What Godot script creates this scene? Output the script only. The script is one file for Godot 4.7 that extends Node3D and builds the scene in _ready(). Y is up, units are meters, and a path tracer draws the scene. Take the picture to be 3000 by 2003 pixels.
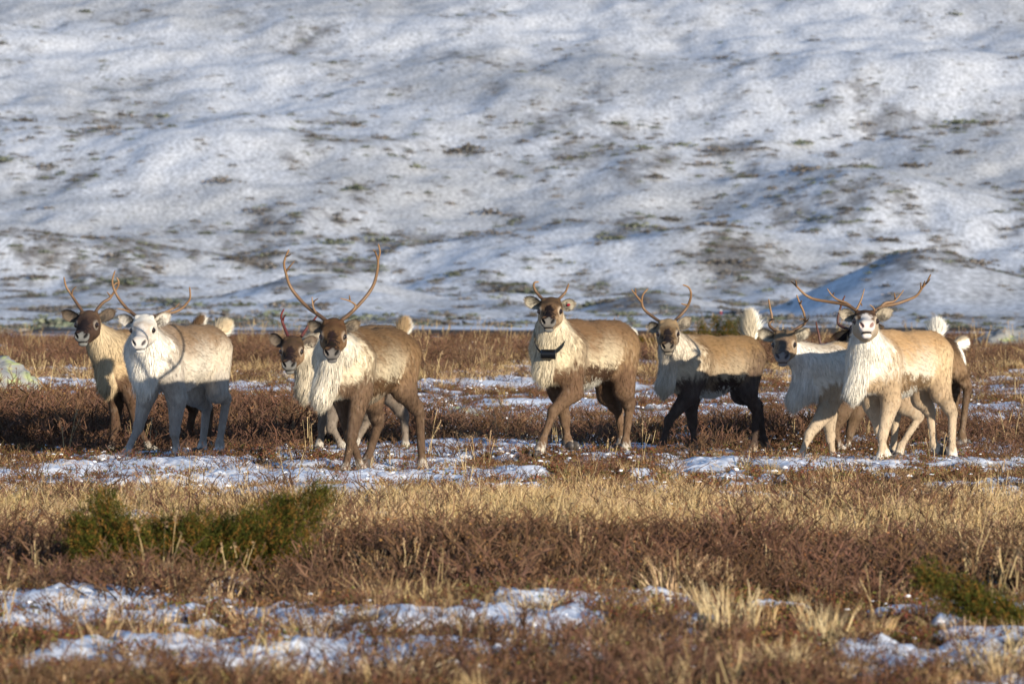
extends Node3D
# A herd of nine reindeer on an autumn mountain heath with first snow, low sun behind the photographer.

const HERD := [
	{key="A",pos=Vector3(-2.876,0.006,-49.4),psi=50,s=0.952,head=Vector3(0.669,1.037,0.023),fwd=Vector3(0.828,-0.189,-0.527),hs=1.02,tail=[Vector3(-0.526,1.036,-0.036),Vector3(-0.574,1.097,-0.047),0.07],beard=Vector3(0.511,0.562,-0.021),
	 legs=[[Vector3(0.264,0.496,0.107),Vector3(0.276,0.254,0.108),Vector3(0.321,0.066,0.124),Vector3(0.365,-0.006,0.123)],[Vector3(0.296,0.496,-0.093),Vector3(0.254,0.254,-0.108),Vector3(0.157,0.088,-0.135),Vector3(0.087,0.011,-0.17)],[Vector3(-0.491,0.496,0.035),Vector3(-0.583,0.353,0.062),Vector3(-0.51,0.088,0.072),Vector3(-0.468,0.006,0.073)],[Vector3(-0.44,0.496,-0.159),Vector3(-0.542,0.32,-0.136),Vector3(-0.528,0.099,-0.143),Vector3(-0.53,0.011,-0.155)]],
	 ears=[[Vector3(0.692,1.097,0.128),Vector3(0.765,1.141,0.215)],[Vector3(0.561,1.108,-0.028),Vector3(0.499,1.152,-0.102)]],
	 ants=[[[Vector3(0.669,1.148,0.101),Vector3(0.653,1.234,0.183),Vector3(0.662,1.284,0.219),Vector3(0.694,1.345,0.242),Vector3(0.729,1.422,0.231)],[Vector3(0.659,1.279,0.214),Vector3(0.673,1.317,0.187),Vector3(0.675,1.348,0.143)]],[[Vector3(0.59,1.148,0.006),Vector3(0.526,1.212,0.009),Vector3(0.473,1.245,-0.012),Vector3(0.451,1.279,-0.029),Vector3(0.437,1.334,-0.068),Vector3(0.445,1.378,-0.093),Vector3(0.463,1.416,-0.085)],[Vector3(0.459,1.265,-0.021),Vector3(0.491,1.284,-0.029),Vector3(0.522,1.301,-0.038)],[Vector3(0.445,1.372,-0.084),Vector3(0.472,1.367,-0.085),Vector3(0.497,1.348,-0.086)]]]},
	{key="B",pos=Vector3(-2.538,0.064,-47),psi=58,s=0.971,head=Vector3(0.578,0.975,-0.12),fwd=Vector3(0.862,-0.234,-0.45),hs=1.02,tail=[Vector3(-0.532,0.956,-0.042),Vector3(-0.588,1.014,-0.075),0.1],beard=Vector3(0.493,0.553,-0.064),
	 legs=[[Vector3(0.236,0.495,0.096),Vector3(0.306,0.254,0.121),Vector3(0.399,0.065,0.162),Vector3(0.496,-0.024,0.181)],[Vector3(0.179,0.463,-0.14),Vector3(0.201,0.222,-0.135),Vector3(0.185,0.065,-0.138),Vector3(0.204,0.002,-0.15)],[Vector3(-0.355,0.469,0.07),Vector3(-0.523,0.38,0.076),Vector3(-0.472,0.086,0.081),Vector3(-0.439,0.023,0.079)],[Vector3(-0.351,0.495,-0.142),Vector3(-0.493,0.443,-0.125),Vector3(-0.42,0.107,-0.112),Vector3(-0.417,0.002,-0.126)]],
	 ears=[[Vector3(0.593,1.04,-0.003),Vector3(0.634,1.077,0.063)],[Vector3(0.476,1.04,-0.19),Vector3(0.436,1.087,-0.254)]],
	 ants=[[[Vector3(0.573,1.082,-0.034),Vector3(0.56,1.124,0.03),Vector3(0.553,1.166,0.084),Vector3(0.563,1.229,0.133),Vector3(0.591,1.302,0.153),Vector3(0.609,1.355,0.145),Vector3(0.615,1.423,0.116)],[Vector3(0.566,1.105,0.008),Vector3(0.589,1.129,0.055),Vector3(0.624,1.138,0.092)]],[[Vector3(0.494,1.077,-0.161),Vector3(0.419,1.105,-0.191),Vector3(0.363,1.108,-0.23),Vector3(0.313,1.135,-0.273),Vector3(0.292,1.177,-0.309),Vector3(0.292,1.219,-0.34),Vector3(0.321,1.302,-0.355)],[Vector3(0.454,1.093,-0.176),Vector3(0.373,1.135,-0.237),Vector3(0.368,1.15,-0.264),Vector3(0.367,1.181,-0.297)]]]},
	{key="C",pos=Vector3(-1.235,0.065,-48.3),psi=50,s=0.952,head=Vector3(0.67,0.795,0.024),fwd=Vector3(0.779,-0.274,-0.564),hs=0.98,tail=[Vector3(-0.517,0.885,-0.026),Vector3(-0.556,0.935,-0.026),0.06],beard=Vector3(0.54,0.505,0.014),
	 legs=[[Vector3(0.2,0.386,0.088),Vector3(0.238,0.212,0.096),Vector3(0.264,0.075,0.107),Vector3(0.295,0.012,0.102)],[Vector3(0.313,0.386,-0.088),Vector3(0.344,0.224,-0.082),Vector3(0.255,0.075,-0.105),Vector3(0.218,0.012,-0.131)],[Vector3(-0.25,0.374,0.107),Vector3(-0.333,0.249,0.136),Vector3(-0.215,0.075,0.16),Vector3(-0.17,0.012,0.162)],[Vector3(-0.323,0.436,-0.124),Vector3(-0.475,0.274,-0.116),Vector3(-0.477,0.05,-0.128),Vector3(-0.486,-0.031,-0.142)]],
	 ears=[[Vector3(0.677,0.86,0.11),Vector3(0.741,0.92,0.187)],[Vector3(0.573,0.86,-0.014),Vector3(0.514,0.891,-0.084)]],
	 ants=[[[Vector3(0.661,0.92,0.091),Vector3(0.647,1.009,0.143),Vector3(0.664,1.072,0.144),Vector3(0.657,1.124,0.118)],[Vector3(0.647,1.028,0.143),Vector3(0.665,1.065,0.112),Vector3(0.676,1.075,0.081)]],[[Vector3(0.575,0.92,-0.012),Vector3(0.524,0.984,-0.005),Vector3(0.488,1.034,-0.032),Vector3(0.486,1.084,-0.079)]]]},
	{key="D",pos=Vector3(-1.067,0.007,-45),psi=64,s=1.029,head=Vector3(0.642,1.022,-0.085),fwd=Vector3(0.856,-0.324,-0.402),hs=1.03,tail=[Vector3(-0.557,1.039,-0.046),Vector3(-0.587,1.118,-0.038),0.085],beard=Vector3(0.581,0.604,0.045),
	 legs=[[Vector3(0.195,0.575,0.071),Vector3(0.149,0.308,0.042),Vector3(0.053,0.075,-0.002),Vector3(0.047,-0.012,-0.031)],[Vector3(0.273,0.621,-0.115),Vector3(0.353,0.296,-0.08),Vector3(0.393,0.075,-0.054),Vector3(0.454,0.012,-0.049)],[Vector3(-0.309,0.54,0.097),Vector3(-0.458,0.366,0.121),Vector3(-0.355,0.122,0.152),Vector3(-0.315,0.064,0.152)],[Vector3(-0.347,0.609,-0.149),Vector3(-0.564,0.447,-0.159),Vector3(-0.566,0.087,-0.182),Vector3(-0.556,0.003,-0.198)]],
	 ears=[[Vector3(0.633,1.074,0.01),Vector3(0.676,1.109,0.098)],[Vector3(0.557,1.08,-0.147),Vector3(0.516,1.114,-0.23)]],
	 ants=[[[Vector3(0.624,1.13,-0.009),Vector3(0.599,1.178,0.068),Vector3(0.583,1.225,0.153),Vector3(0.579,1.294,0.232),Vector3(0.6,1.376,0.287),Vector3(0.635,1.469,0.302),Vector3(0.666,1.538,0.3),Vector3(0.675,1.596,0.276),Vector3(0.675,1.637,0.254)],[Vector3(0.636,1.48,0.298),Vector3(0.654,1.515,0.26),Vector3(0.666,1.556,0.213)],[Vector3(0.602,1.173,0.064),Vector3(0.607,1.225,0.096),Vector3(0.608,1.304,0.105)],[Vector3(0.572,1.248,0.116),Vector3(0.591,1.269,0.095),Vector3(0.608,1.289,0.053)],[Vector3(0.673,1.587,0.28),Vector3(0.686,1.594,0.251),Vector3(0.701,1.606,0.222)]],[[Vector3(0.573,1.126,-0.113),Vector3(0.496,1.178,-0.14),Vector3(0.423,1.236,-0.169),Vector3(0.353,1.318,-0.213),Vector3(0.326,1.399,-0.251),Vector3(0.333,1.503,-0.281),Vector3(0.349,1.561,-0.293),Vector3(0.368,1.619,-0.317),Vector3(0.392,1.677,-0.316)],[Vector3(0.347,1.556,-0.289),Vector3(0.39,1.602,-0.299),Vector3(0.432,1.637,-0.295)],[Vector3(0.353,1.573,-0.292),Vector3(0.393,1.608,-0.297),Vector3(0.427,1.629,-0.311)],[Vector3(0.481,1.188,-0.146),Vector3(0.455,1.236,-0.166),Vector3(0.498,1.271,-0.135),Vector3(0.553,1.289,-0.093)],[Vector3(0.458,1.269,-0.122),Vector3(0.478,1.289,-0.131),Vector3(0.499,1.312,-0.138)],[Vector3(0.573,1.126,-0.113),Vector3(0.57,1.083,-0.101),Vector3(0.566,1.062,-0.125),Vector3(0.553,1.048,-0.15)]]]},
	{key="E",pos=Vector3(0.532,0.065,-47.5),psi=54,s=1,head=Vector3(0.583,1.102,-0.125),fwd=Vector3(0.84,-0.148,-0.521),hs=1,tail=[Vector3(-0.553,0.96,-0.046),Vector3(-0.6,0.922,-0.059),0.05],beard=Vector3(0.533,0.663,-0.022),
	 legs=[[Vector3(0.192,0.499,0.083),Vector3(0.134,0.288,0.06),Vector3(0.112,0.134,0.056),Vector3(0.103,0.067,0.035)],[Vector3(0.276,0.499,-0.108),Vector3(0.447,0.355,-0.052),Vector3(0.536,0.134,-0.018),Vector3(0.602,0.014,-0.013)],[Vector3(-0.425,0.461,0.057),Vector3(-0.584,0.336,0.067),Vector3(-0.601,0.125,0.048),Vector3(-0.582,0.038,0.04)],[Vector3(-0.358,0.499,-0.14),Vector3(-0.472,0.365,-0.114),Vector3(-0.423,0.106,-0.111),Vector3(-0.416,-0.01,-0.122)]],
	 ears=[[Vector3(0.604,1.148,-0.012),Vector3(0.656,1.205,0.06)],[Vector3(0.484,1.148,-0.177),Vector3(0.434,1.17,-0.245)]],
	 ants=[[[Vector3(0.58,1.193,-0.044),Vector3(0.572,1.249,0.009),Vector3(0.591,1.297,0.025),Vector3(0.595,1.328,0.014),Vector3(0.568,1.332,-0.006)]],[[Vector3(0.51,1.188,-0.142),Vector3(0.457,1.234,-0.151),Vector3(0.439,1.268,-0.167),Vector3(0.446,1.321,-0.196)]]],
	 collar=Vector3(0.575,0.795,-0.102)},
	{key="F",pos=Vector3(1.562,0.015,-48.9),psi=47,s=0.914,head=Vector3(0.576,0.972,-0.059),fwd=Vector3(0.722,-0.281,-0.632),hs=0.95,tail=[Vector3(-0.491,0.944,-0.016),Vector3(-0.492,1.142,0.026),0.13],beard=Vector3(0.53,0.569,0.019),
	 legs=[[Vector3(0.162,0.45,0.078),Vector3(0.142,0.272,0.07),Vector3(0.117,0.064,0.066),Vector3(0.111,-0.01,0.052)],[Vector3(0.341,0.494,-0.075),Vector3(0.527,0.302,-0.028),Vector3(0.581,0.124,-0.011),Vector3(0.644,0.015,-0.006)],[Vector3(-0.421,0.48,0.054),Vector3(-0.625,0.391,0.046),Vector3(-0.66,0.124,0.027),Vector3(-0.708,0.005,0.004)],[Vector3(-0.304,0.509,-0.116),Vector3(-0.427,0.361,-0.102),Vector3(-0.393,0.084,-0.103),Vector3(-0.36,-0.003,-0.104)]],
	 ears=[[Vector3(0.597,1.013,0.038),Vector3(0.643,1.028,0.087)],[Vector3(0.481,1.018,-0.087),Vector3(0.421,1.088,-0.152)]],
	 ants=[[[Vector3(0.587,1.063,0.027),Vector3(0.59,1.112,0.105),Vector3(0.615,1.162,0.156),Vector3(0.635,1.211,0.16),Vector3(0.645,1.271,0.142),Vector3(0.62,1.323,0.108)],[Vector3(0.637,1.213,0.161),Vector3(0.708,1.271,0.158),Vector3(0.755,1.318,0.165)],[Vector3(0.686,1.269,0.178),Vector3(0.71,1.295,0.16),Vector3(0.734,1.327,0.141)]],[[Vector3(0.501,1.066,-0.066),Vector3(0.441,1.112,-0.067),Vector3(0.388,1.172,-0.086),Vector3(0.381,1.241,-0.119),Vector3(0.395,1.3,-0.134),Vector3(0.409,1.335,-0.118),Vector3(0.437,1.351,-0.088)],[Vector3(0.386,1.194,-0.089),Vector3(0.424,1.198,-0.091),Vector3(0.464,1.207,-0.093)]]]},
	{key="G",pos=Vector3(2.669,0.014,-47.7),psi=43,s=0.876,head=Vector3(0.725,0.902,0.104),fwd=Vector3(0.743,-0.206,-0.637),hs=1,tail=[Vector3(-0.487,0.854,-0.03),Vector3(-0.523,0.896,-0.022),0.06],beard=Vector3(0.611,0.492,0.106),
	 legs=[[Vector3(0.257,0.361,0.101),Vector3(0.235,0.204,0.094),Vector3(0.21,0.037,0.09),Vector3(0.211,-0.024,0.08)],[Vector3(0.434,0.393,-0.05),Vector3(0.583,0.225,-0.018),Vector3(0.65,0.068,-0),Vector3(0.713,0.021,0.004)],[Vector3(-0.415,0.435,0.055),Vector3(-0.475,0.34,0.08),Vector3(-0.446,0.1,0.078),Vector3(-0.43,0.037,0.074)],[Vector3(-0.35,0.435,-0.123),Vector3(-0.521,0.34,-0.124),Vector3(-0.35,0.12,-0.092),Vector3(-0.314,0.026,-0.092)]],
	 ears=[[Vector3(0.754,0.953,0.199),Vector3(0.832,1.006,0.272)],[Vector3(0.623,0.953,0.077),Vector3(0.556,1.016,0.015)]],
	 ants=[[[Vector3(0.742,1.006,0.188),Vector3(0.744,1.053,0.248),Vector3(0.722,1.105,0.241),Vector3(0.729,1.179,0.253),Vector3(0.76,1.254,0.241)],[Vector3(0.722,1.1,0.239),Vector3(0.738,1.097,0.208),Vector3(0.754,1.1,0.18)]],[[Vector3(0.646,1,0.099),Vector3(0.579,1.037,0.095),Vector3(0.531,1.072,0.077),Vector3(0.541,1.147,0.08),Vector3(0.573,1.22,0.093),Vector3(0.602,1.285,0.097)],[Vector3(0.534,1.09,0.081),Vector3(0.566,1.103,0.07),Vector3(0.607,1.093,0.062)],[Vector3(0.531,1.072,0.077),Vector3(0.54,1.09,0.044),Vector3(0.555,1.107,0.013)],[Vector3(0.57,1.215,0.092),Vector3(0.591,1.229,0.061),Vector3(0.615,1.244,0.031)]]]},
	{key="H",pos=Vector3(3.095,0.017,-49.8),psi=18,s=0.886,head=Vector3(0.387,0.909,-0.11),fwd=Vector3(0.238,-0.249,-0.939),hs=1,tail=[Vector3(-0.51,0.919,-0.016),Vector3(-0.561,0.88,-0.001),0.075],beard=Vector3(0.457,0.53,-0.037),
	 legs=[[Vector3(0.331,0.323,0.105),Vector3(0.376,0.17,0.108),Vector3(0.403,0.049,0.111),Vector3(0.424,-0.005,0.109)],[Vector3(0.527,0.323,-0.074),Vector3(0.583,0.18,-0.07),Vector3(0.521,0.038,-0.075),Vector3(0.481,-0.005,-0.081)],[Vector3(-0.488,0.585,0.077),Vector3(-0.521,0.448,0.088),Vector3(-0.492,0.148,0.088),Vector3(-0.468,0.071,0.087)],[Vector3(-0.46,0.64,-0.115),Vector3(-0.543,0.52,-0.108),Vector3(-0.495,0.148,-0.107),Vector3(-0.508,0.055,-0.111)]],
	 ears=[[Vector3(0.467,0.952,-0.031),Vector3(0.579,0.908,0.005)],[Vector3(0.269,0.957,-0.096),Vector3(0.186,1.001,-0.123)]],
	 ants=[[[Vector3(0.46,0.919,-0.034),Vector3(0.519,0.867,0.05),Vector3(0.579,0.872,0.083),Vector3(0.631,0.872,0.1),Vector3(0.647,0.941,0.106),Vector3(0.668,1.006,0.094),Vector3(0.684,1.051,0.075)]],[[Vector3(0.434,0.973,-0.042),Vector3(0.494,1.017,0.036),Vector3(0.507,1.066,0.05),Vector3(0.495,1.132,0.041),Vector3(0.484,1.198,0.021),Vector3(0.465,1.258,-0.001)]]]},
	{key="I",pos=Vector3(2.87,0.048,-46.5),psi=51,s=0.952,head=Vector3(0.557,1.039,-0.113),fwd=Vector3(0.785,0.08,-0.614),hs=1.03,tail=[Vector3(-0.509,0.942,-0.018),Vector3(-0.526,1.049,0.009),0.115],beard=Vector3(0.536,0.559,0.01),
	 legs=[[Vector3(0.186,0.441,0.083),Vector3(0.136,0.268,0.064),Vector3(0.078,0.084,0.049),Vector3(0.049,0.01,0.026)],[Vector3(0.232,0.472,-0.112),Vector3(0.306,0.227,-0.093),Vector3(0.321,0.063,-0.085),Vector3(0.354,-0.01,-0.09)],[Vector3(-0.408,0.472,0.058),Vector3(-0.54,0.365,0.073),Vector3(-0.559,0.125,0.056),Vector3(-0.61,0.061,0.028)],[Vector3(-0.368,0.523,-0.139),Vector3(-0.532,0.365,-0.134),Vector3(-0.519,0.094,-0.141),Vector3(-0.516,0,-0.152)]],
	 ears=[[Vector3(0.575,1.085,-0.011),Vector3(0.633,1.136,0.06)],[Vector3(0.457,1.085,-0.157),Vector3(0.394,1.141,-0.234)]],
	 ants=[[[Vector3(0.561,1.136,-0.029),Vector3(0.555,1.172,0.026),Vector3(0.563,1.193,0.1),Vector3(0.591,1.208,0.197),Vector3(0.64,1.226,0.291),Vector3(0.682,1.255,0.337),Vector3(0.721,1.291,0.359),Vector3(0.763,1.328,0.371),Vector3(0.812,1.36,0.382)],[Vector3(0.757,1.322,0.37),Vector3(0.792,1.346,0.348),Vector3(0.83,1.37,0.325)],[Vector3(0.554,1.167,0.013),Vector3(0.56,1.198,0.055),Vector3(0.58,1.219,0.113),Vector3(0.595,1.239,0.141),Vector3(0.612,1.271,0.167),Vector3(0.631,1.308,0.183)],[Vector3(0.57,1.254,0.18),Vector3(0.589,1.263,0.157),Vector3(0.607,1.277,0.135)],[Vector3(0.559,1.141,-0.027),Vector3(0.524,1.193,-0.035),Vector3(0.499,1.245,-0.042),Vector3(0.479,1.307,-0.049)],[Vector3(0.497,1.201,-0.024),Vector3(0.519,1.19,-0.049),Vector3(0.544,1.176,-0.074)]],[[Vector3(0.473,1.136,-0.138),Vector3(0.427,1.162,-0.144),Vector3(0.372,1.18,-0.16),Vector3(0.309,1.188,-0.189),Vector3(0.231,1.213,-0.233),Vector3(0.167,1.25,-0.294),Vector3(0.151,1.307,-0.335),Vector3(0.148,1.354,-0.379),Vector3(0.16,1.414,-0.423)],[Vector3(0.153,1.304,-0.331),Vector3(0.183,1.328,-0.348),Vector3(0.212,1.353,-0.369)],[Vector3(0.151,1.322,-0.344),Vector3(0.177,1.343,-0.372),Vector3(0.204,1.365,-0.402)],[Vector3(0.148,1.343,-0.369),Vector3(0.17,1.356,-0.404),Vector3(0.196,1.378,-0.443)],[Vector3(0.414,1.167,-0.147),Vector3(0.375,1.198,-0.162),Vector3(0.327,1.208,-0.196),Vector3(0.308,1.226,-0.215),Vector3(0.291,1.255,-0.234),Vector3(0.272,1.299,-0.26)],[Vector3(0.285,1.224,-0.19),Vector3(0.307,1.25,-0.201),Vector3(0.329,1.277,-0.212)],[Vector3(0.469,1.143,-0.135),Vector3(0.486,1.167,-0.132),Vector3(0.507,1.189,-0.115)]]]},
]

# coats: sRGB of the hair in each region of the animal
const COATS := {
	"A": {back=Color8(128,100,72), flank=Color8(203,178,140), stripe=Color8(70,54,46), belly=Color8(150,125,98), neck=Color8(216,194,158), chest=Color8(200,172,132), rump=Color8(120,94,70), leg=Color8(108,84,66), shin=Color8(98,76,60), face=Color8(74,58,50), bridge=Color8(42,35,35), brow=Color8(92,73,60), muzzle=Color8(188,188,182), cheek=Color8(84,66,56), ear=Color8(112,98,84), tailup=Color8(112,88,66), sock=Color8(205,195,178)},
	"B": {back=Color8(138,113,88), flank=Color8(226,213,192), stripe=Color8(222,208,186), belly=Color8(240,232,218), neck=Color8(248,240,226), chest=Color8(242,232,214), rump=Color8(206,190,166), leg=Color8(196,184,168), shin=Color8(178,166,154), face=Color8(196,180,162), bridge=Color8(206,196,184), brow=Color8(222,214,200), muzzle=Color8(222,216,206), cheek=Color8(232,222,206), ear=Color8(216,206,190), tailup=Color8(214,192,158), sock=Color8(232,224,212)},
	"C": {back=Color8(122,98,74), flank=Color8(205,188,160), stripe=Color8(105,84,66), belly=Color8(190,174,150), neck=Color8(228,214,190), chest=Color8(206,190,162), rump=Color8(120,98,76), leg=Color8(128,110,94), shin=Color8(136,122,108), face=Color8(92,72,56), bridge=Color8(46,38,36), brow=Color8(84,66,52), muzzle=Color8(182,180,174), cheek=Color8(150,122,94), ear=Color8(120,106,92), tailup=Color8(140,116,88), sock=Color8(210,200,184)},
	"D": {back=Color8(116,90,64), flank=Color8(208,190,158), stripe=Color8(102,78,56), belly=Color8(180,160,132), neck=Color8(243,235,218), chest=Color8(226,208,176), rump=Color8(130,102,74), leg=Color8(118,94,74), shin=Color8(100,80,64), face=Color8(106,80,56), bridge=Color8(46,37,34), brow=Color8(92,68,48), muzzle=Color8(170,166,160), cheek=Color8(132,104,76), ear=Color8(132,118,100), tailup=Color8(176,148,112), sock=Color8(196,184,168)},
	"E": {back=Color8(124,96,70), flank=Color8(216,197,164), stripe=Color8(84,64,50), belly=Color8(226,216,196), neck=Color8(234,219,190), chest=Color8(218,200,166), rump=Color8(142,114,84), leg=Color8(116,90,70), shin=Color8(118,94,74), face=Color8(118,92,68), bridge=Color8(36,31,31), brow=Color8(92,72,54), muzzle=Color8(172,170,164), cheek=Color8(180,154,122), ear=Color8(170,160,140), tailup=Color8(226,214,192), sock=Color8(214,204,188)},
	"F": {back=Color8(142,112,78), flank=Color8(178,158,130), stripe=Color8(70,56,48), belly=Color8(214,204,186), neck=Color8(230,218,198), chest=Color8(208,190,162), rump=Color8(112,92,74), leg=Color8(92,78,70), shin=Color8(84,70,62), face=Color8(112,90,66), bridge=Color8(44,38,36), brow=Color8(150,126,96), muzzle=Color8(192,180,162), cheek=Color8(156,136,112), ear=Color8(160,148,130), tailup=Color8(216,200,172), sock=Color8(170,150,126)},
	"G": {back=Color8(172,142,102), flank=Color8(196,176,146), stripe=Color8(134,106,78), belly=Color8(218,202,176), neck=Color8(240,234,222), chest=Color8(222,210,190), rump=Color8(190,164,130), leg=Color8(176,150,120), shin=Color8(198,176,148), face=Color8(146,120,94), bridge=Color8(100,84,74), brow=Color8(128,106,82), muzzle=Color8(212,202,196), cheek=Color8(170,146,118), ear=Color8(186,174,152), tailup=Color8(214,196,168), sock=Color8(226,214,196)},
	"H": {back=Color8(84,66,50), flank=Color8(140,112,84), stripe=Color8(60,48,40), belly=Color8(170,150,124), neck=Color8(214,200,174), chest=Color8(140,116,90), rump=Color8(142,114,86), leg=Color8(104,82,64), shin=Color8(118,96,76), face=Color8(156,128,98), bridge=Color8(44,36,34), brow=Color8(50,41,37), muzzle=Color8(180,174,166), cheek=Color8(186,162,128), ear=Color8(44,37,35), tailup=Color8(200,180,150), sock=Color8(222,212,196)},
	"I": {back=Color8(184,148,106), flank=Color8(232,217,192), stripe=Color8(136,110,82), belly=Color8(236,226,206), neck=Color8(250,244,230), chest=Color8(240,228,206), rump=Color8(208,180,140), leg=Color8(192,164,130), shin=Color8(206,182,152), face=Color8(196,180,160), bridge=Color8(214,204,194), brow=Color8(92,71,54), muzzle=Color8(238,226,218), cheek=Color8(190,168,140), ear=Color8(180,166,144), tailup=Color8(244,236,220), sock=Color8(232,222,206)},
}
const LABELS := {
	"A": "tan reindeer with an almost black face at the far left of the herd",
	"B": "pale whitish reindeer with a pale face standing second from the left",
	"C": "dark-faced reindeer with short red antlers, half hidden behind the bull with the tallest antlers",
	"D": "brown reindeer with the tallest upright antlers and a white neck, nearest of the herd",
	"E": "brown reindeer with short stubby antlers wearing a black tracking collar",
	"F": "brown reindeer with dark legs, curved antlers and a tall raised white tail",
	"G": "greyish tan reindeer with thin antlers and shaded white bearded neck beside the wide-antlered one",
	"H": "dark brown reindeer mostly hidden behind the two rightmost bearded reindeer",
	"I": "cream reindeer with head held high and very wide spreading antlers",
}

var rng := RandomNumberGenerator.new()
var n_big := FastNoiseLite.new()
var n_mid := FastNoiseLite.new()
var n_fine := FastNoiseLite.new()
var n_ridge := FastNoiseLite.new()
var n_grain := FastNoiseLite.new()
var taken := {}

func lin(c: Color) -> Color:
	return c.srgb_to_linear()

func numbered(base: String) -> String:
	var k: int = taken.get(base, 0)
	taken[base] = k + 1
	return base if k == 0 else "%s_%03d" % [base, k]

func tag(o: Node, label: String, category: String, group := "", kind := "") -> void:
	if label: o.set_meta("label", label)
	if category: o.set_meta("category", category)
	if group: o.set_meta("group", group)
	if kind: o.set_meta("kind", kind)

func add_mesh(called: String, mesh: Mesh, mat: Material, parent: Node) -> MeshInstance3D:
	var m := MeshInstance3D.new()
	m.name = called
	m.mesh = mesh
	m.material_override = mat
	parent.add_child(m, true)
	return m

func vmat(rough := 0.9, spec := 0.3) -> StandardMaterial3D:
	var m := StandardMaterial3D.new()
	m.vertex_color_use_as_albedo = true
	m.roughness = rough
	m.metallic_specular = spec
	m.cull_mode = BaseMaterial3D.CULL_DISABLED
	return m

func mesh_of(v: PackedVector3Array, n: PackedVector3Array, c: PackedColorArray, idx := PackedInt32Array()) -> ArrayMesh:
	# front faces run clockwise: turn every triangle that looks away from its normals
	if idx.size() > 0:
		for k in range(0, idx.size(), 3):
			var p := idx[k]
			var q := idx[k + 1]
			var r := idx[k + 2]
			if (v[q] - v[p]).cross(v[r] - v[p]).dot(n[p] + n[q] + n[r]) > 0.0:
				idx[k + 1] = r
				idx[k + 2] = q
	else:
		for k in range(0, v.size(), 3):
			if (v[k + 1] - v[k]).cross(v[k + 2] - v[k]).dot(n[k] + n[k + 1] + n[k + 2]) > 0.0:
				var tv := v[k + 1]
				v[k + 1] = v[k + 2]
				v[k + 2] = tv
				var tn := n[k + 1]
				n[k + 1] = n[k + 2]
				n[k + 2] = tn
				var tc := c[k + 1]
				c[k + 1] = c[k + 2]
				c[k + 2] = tc
	var a := []
	a.resize(Mesh.ARRAY_MAX)
	a[Mesh.ARRAY_VERTEX] = v
	if n.size() == v.size(): a[Mesh.ARRAY_NORMAL] = n
	if c.size() == v.size(): a[Mesh.ARRAY_COLOR] = c
	if idx.size() > 0: a[Mesh.ARRAY_INDEX] = idx
	var m := ArrayMesh.new()
	m.add_surface_from_arrays(Mesh.PRIMITIVE_TRIANGLES, a)
	return m

# ------------------------------------------------------------------ terrain
func ground_h(x: float, z: float) -> float:
	var d := -z
	var h := 0.03 + n_mid.get_noise_2d(x * 1.0, z * 0.8) * 0.09 + n_fine.get_noise_2d(x * 1.3, z * 1.3) * 0.035
	# the heath ends in a low brow behind the herd and falls away towards the valley
	h += -0.08 * smoothstep(80.0, 104.0, d) - 0.9 * smoothstep(108.0, 150.0, d)
	if d > 40.0 and d < 56.0:
		var w := 0.0
		var t := 0.0
		for k in HERD:
			var dx: float = x - k.pos.x
			var dz: float = z - k.pos.z
			var g := exp(-(dx * dx + dz * dz) / 0.7)
			w += g
			t += g * float(k.pos.y)
		if w > 0.0001:
			var m := clampf(w * 1.8, 0.0, 1.0)
			h = lerpf(h, t / w, m)
	return h

# how much of a spot lies under snow (0 none, 1 closed cover)
func snow_mask(x: float, z: float) -> float:
	var d := -z
	var v := n_mid.get_noise_2d(x * 1.0 + 40.0, z * 0.45) * 1.0 + n_fine.get_noise_2d(x * 1.9, z * 1.3) * 0.85
	var bias := -0.42
	if d > 23.9 and d < 28.9:
		bias = 0.0
	if d >= 28.9 and d < 33.5:
		bias = -0.45
	if d > 39.2 and d < 46.2:
		bias = 0.10 + (0.45 if x < -0.9 + n_mid.get_noise_2d(x, 7.0) else 0.0)
	if d >= 46.2 and d < 56.0:
		bias = 0.02
	if d >= 56.0 and d < 75.0:
		bias = 0.20 + 0.5 * exp(-pow((x - 0.2) / 1.5, 2.0) - pow((d - 61.0) / 6.0, 2.0))
	if d >= 75.0 and d < 90.0:
		bias = 0.0
	if d >= 90.0 and d < 100.0:
		bias = 0.12
	if d >= 100.0:
		bias = -0.30
	return smoothstep(0.0, 0.16, v + bias)

func hill_h(x: float, z: float) -> float:
	var d := -z
	# the valley floor, then the mountainside
	var base := -1.25
	if d < 150.0:
		base = lerpf(-1.6, -1.25, smoothstep(100.0, 150.0, d))
	var up := maxf(0.0, d - 440.0)
	base -= 1.1 * smoothstep(180.0, 420.0, d)
	base += 0.195 * (sqrt(up * up + 900.0) - 30.0)
	var k := smoothstep(170.0, 300.0, d)
	var far := smoothstep(380.0, 470.0, d)
	var h := base
	h += k * 0.75 * n_big.get_noise_2d(x * 2.2, z * 1.1)
	h += far * (1.1 * n_big.get_noise_2d(x * 0.6 + 90.0, z * 0.5) + 0.45 * n_big.get_noise_2d(x * 1.8, z * 1.3 + 33.0))
	h += far * 0.35 * (0.5 - absf(n_ridge.get_noise_2d(x * 1.0, z * 0.8))) 
	h += (0.07 + 0.12 * far) * n_mid.get_noise_2d(x * 0.35, z * 0.22)
	for m in MOUNDS:
		var ex: float = (x - m[0]) / m[2]
		var ez: float = (d - m[1]) / m[3]
		var r2 := ex * ex + ez * ez
		if r2 < 9.0:
			h += m[4] * exp(-r2)
	return h

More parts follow.
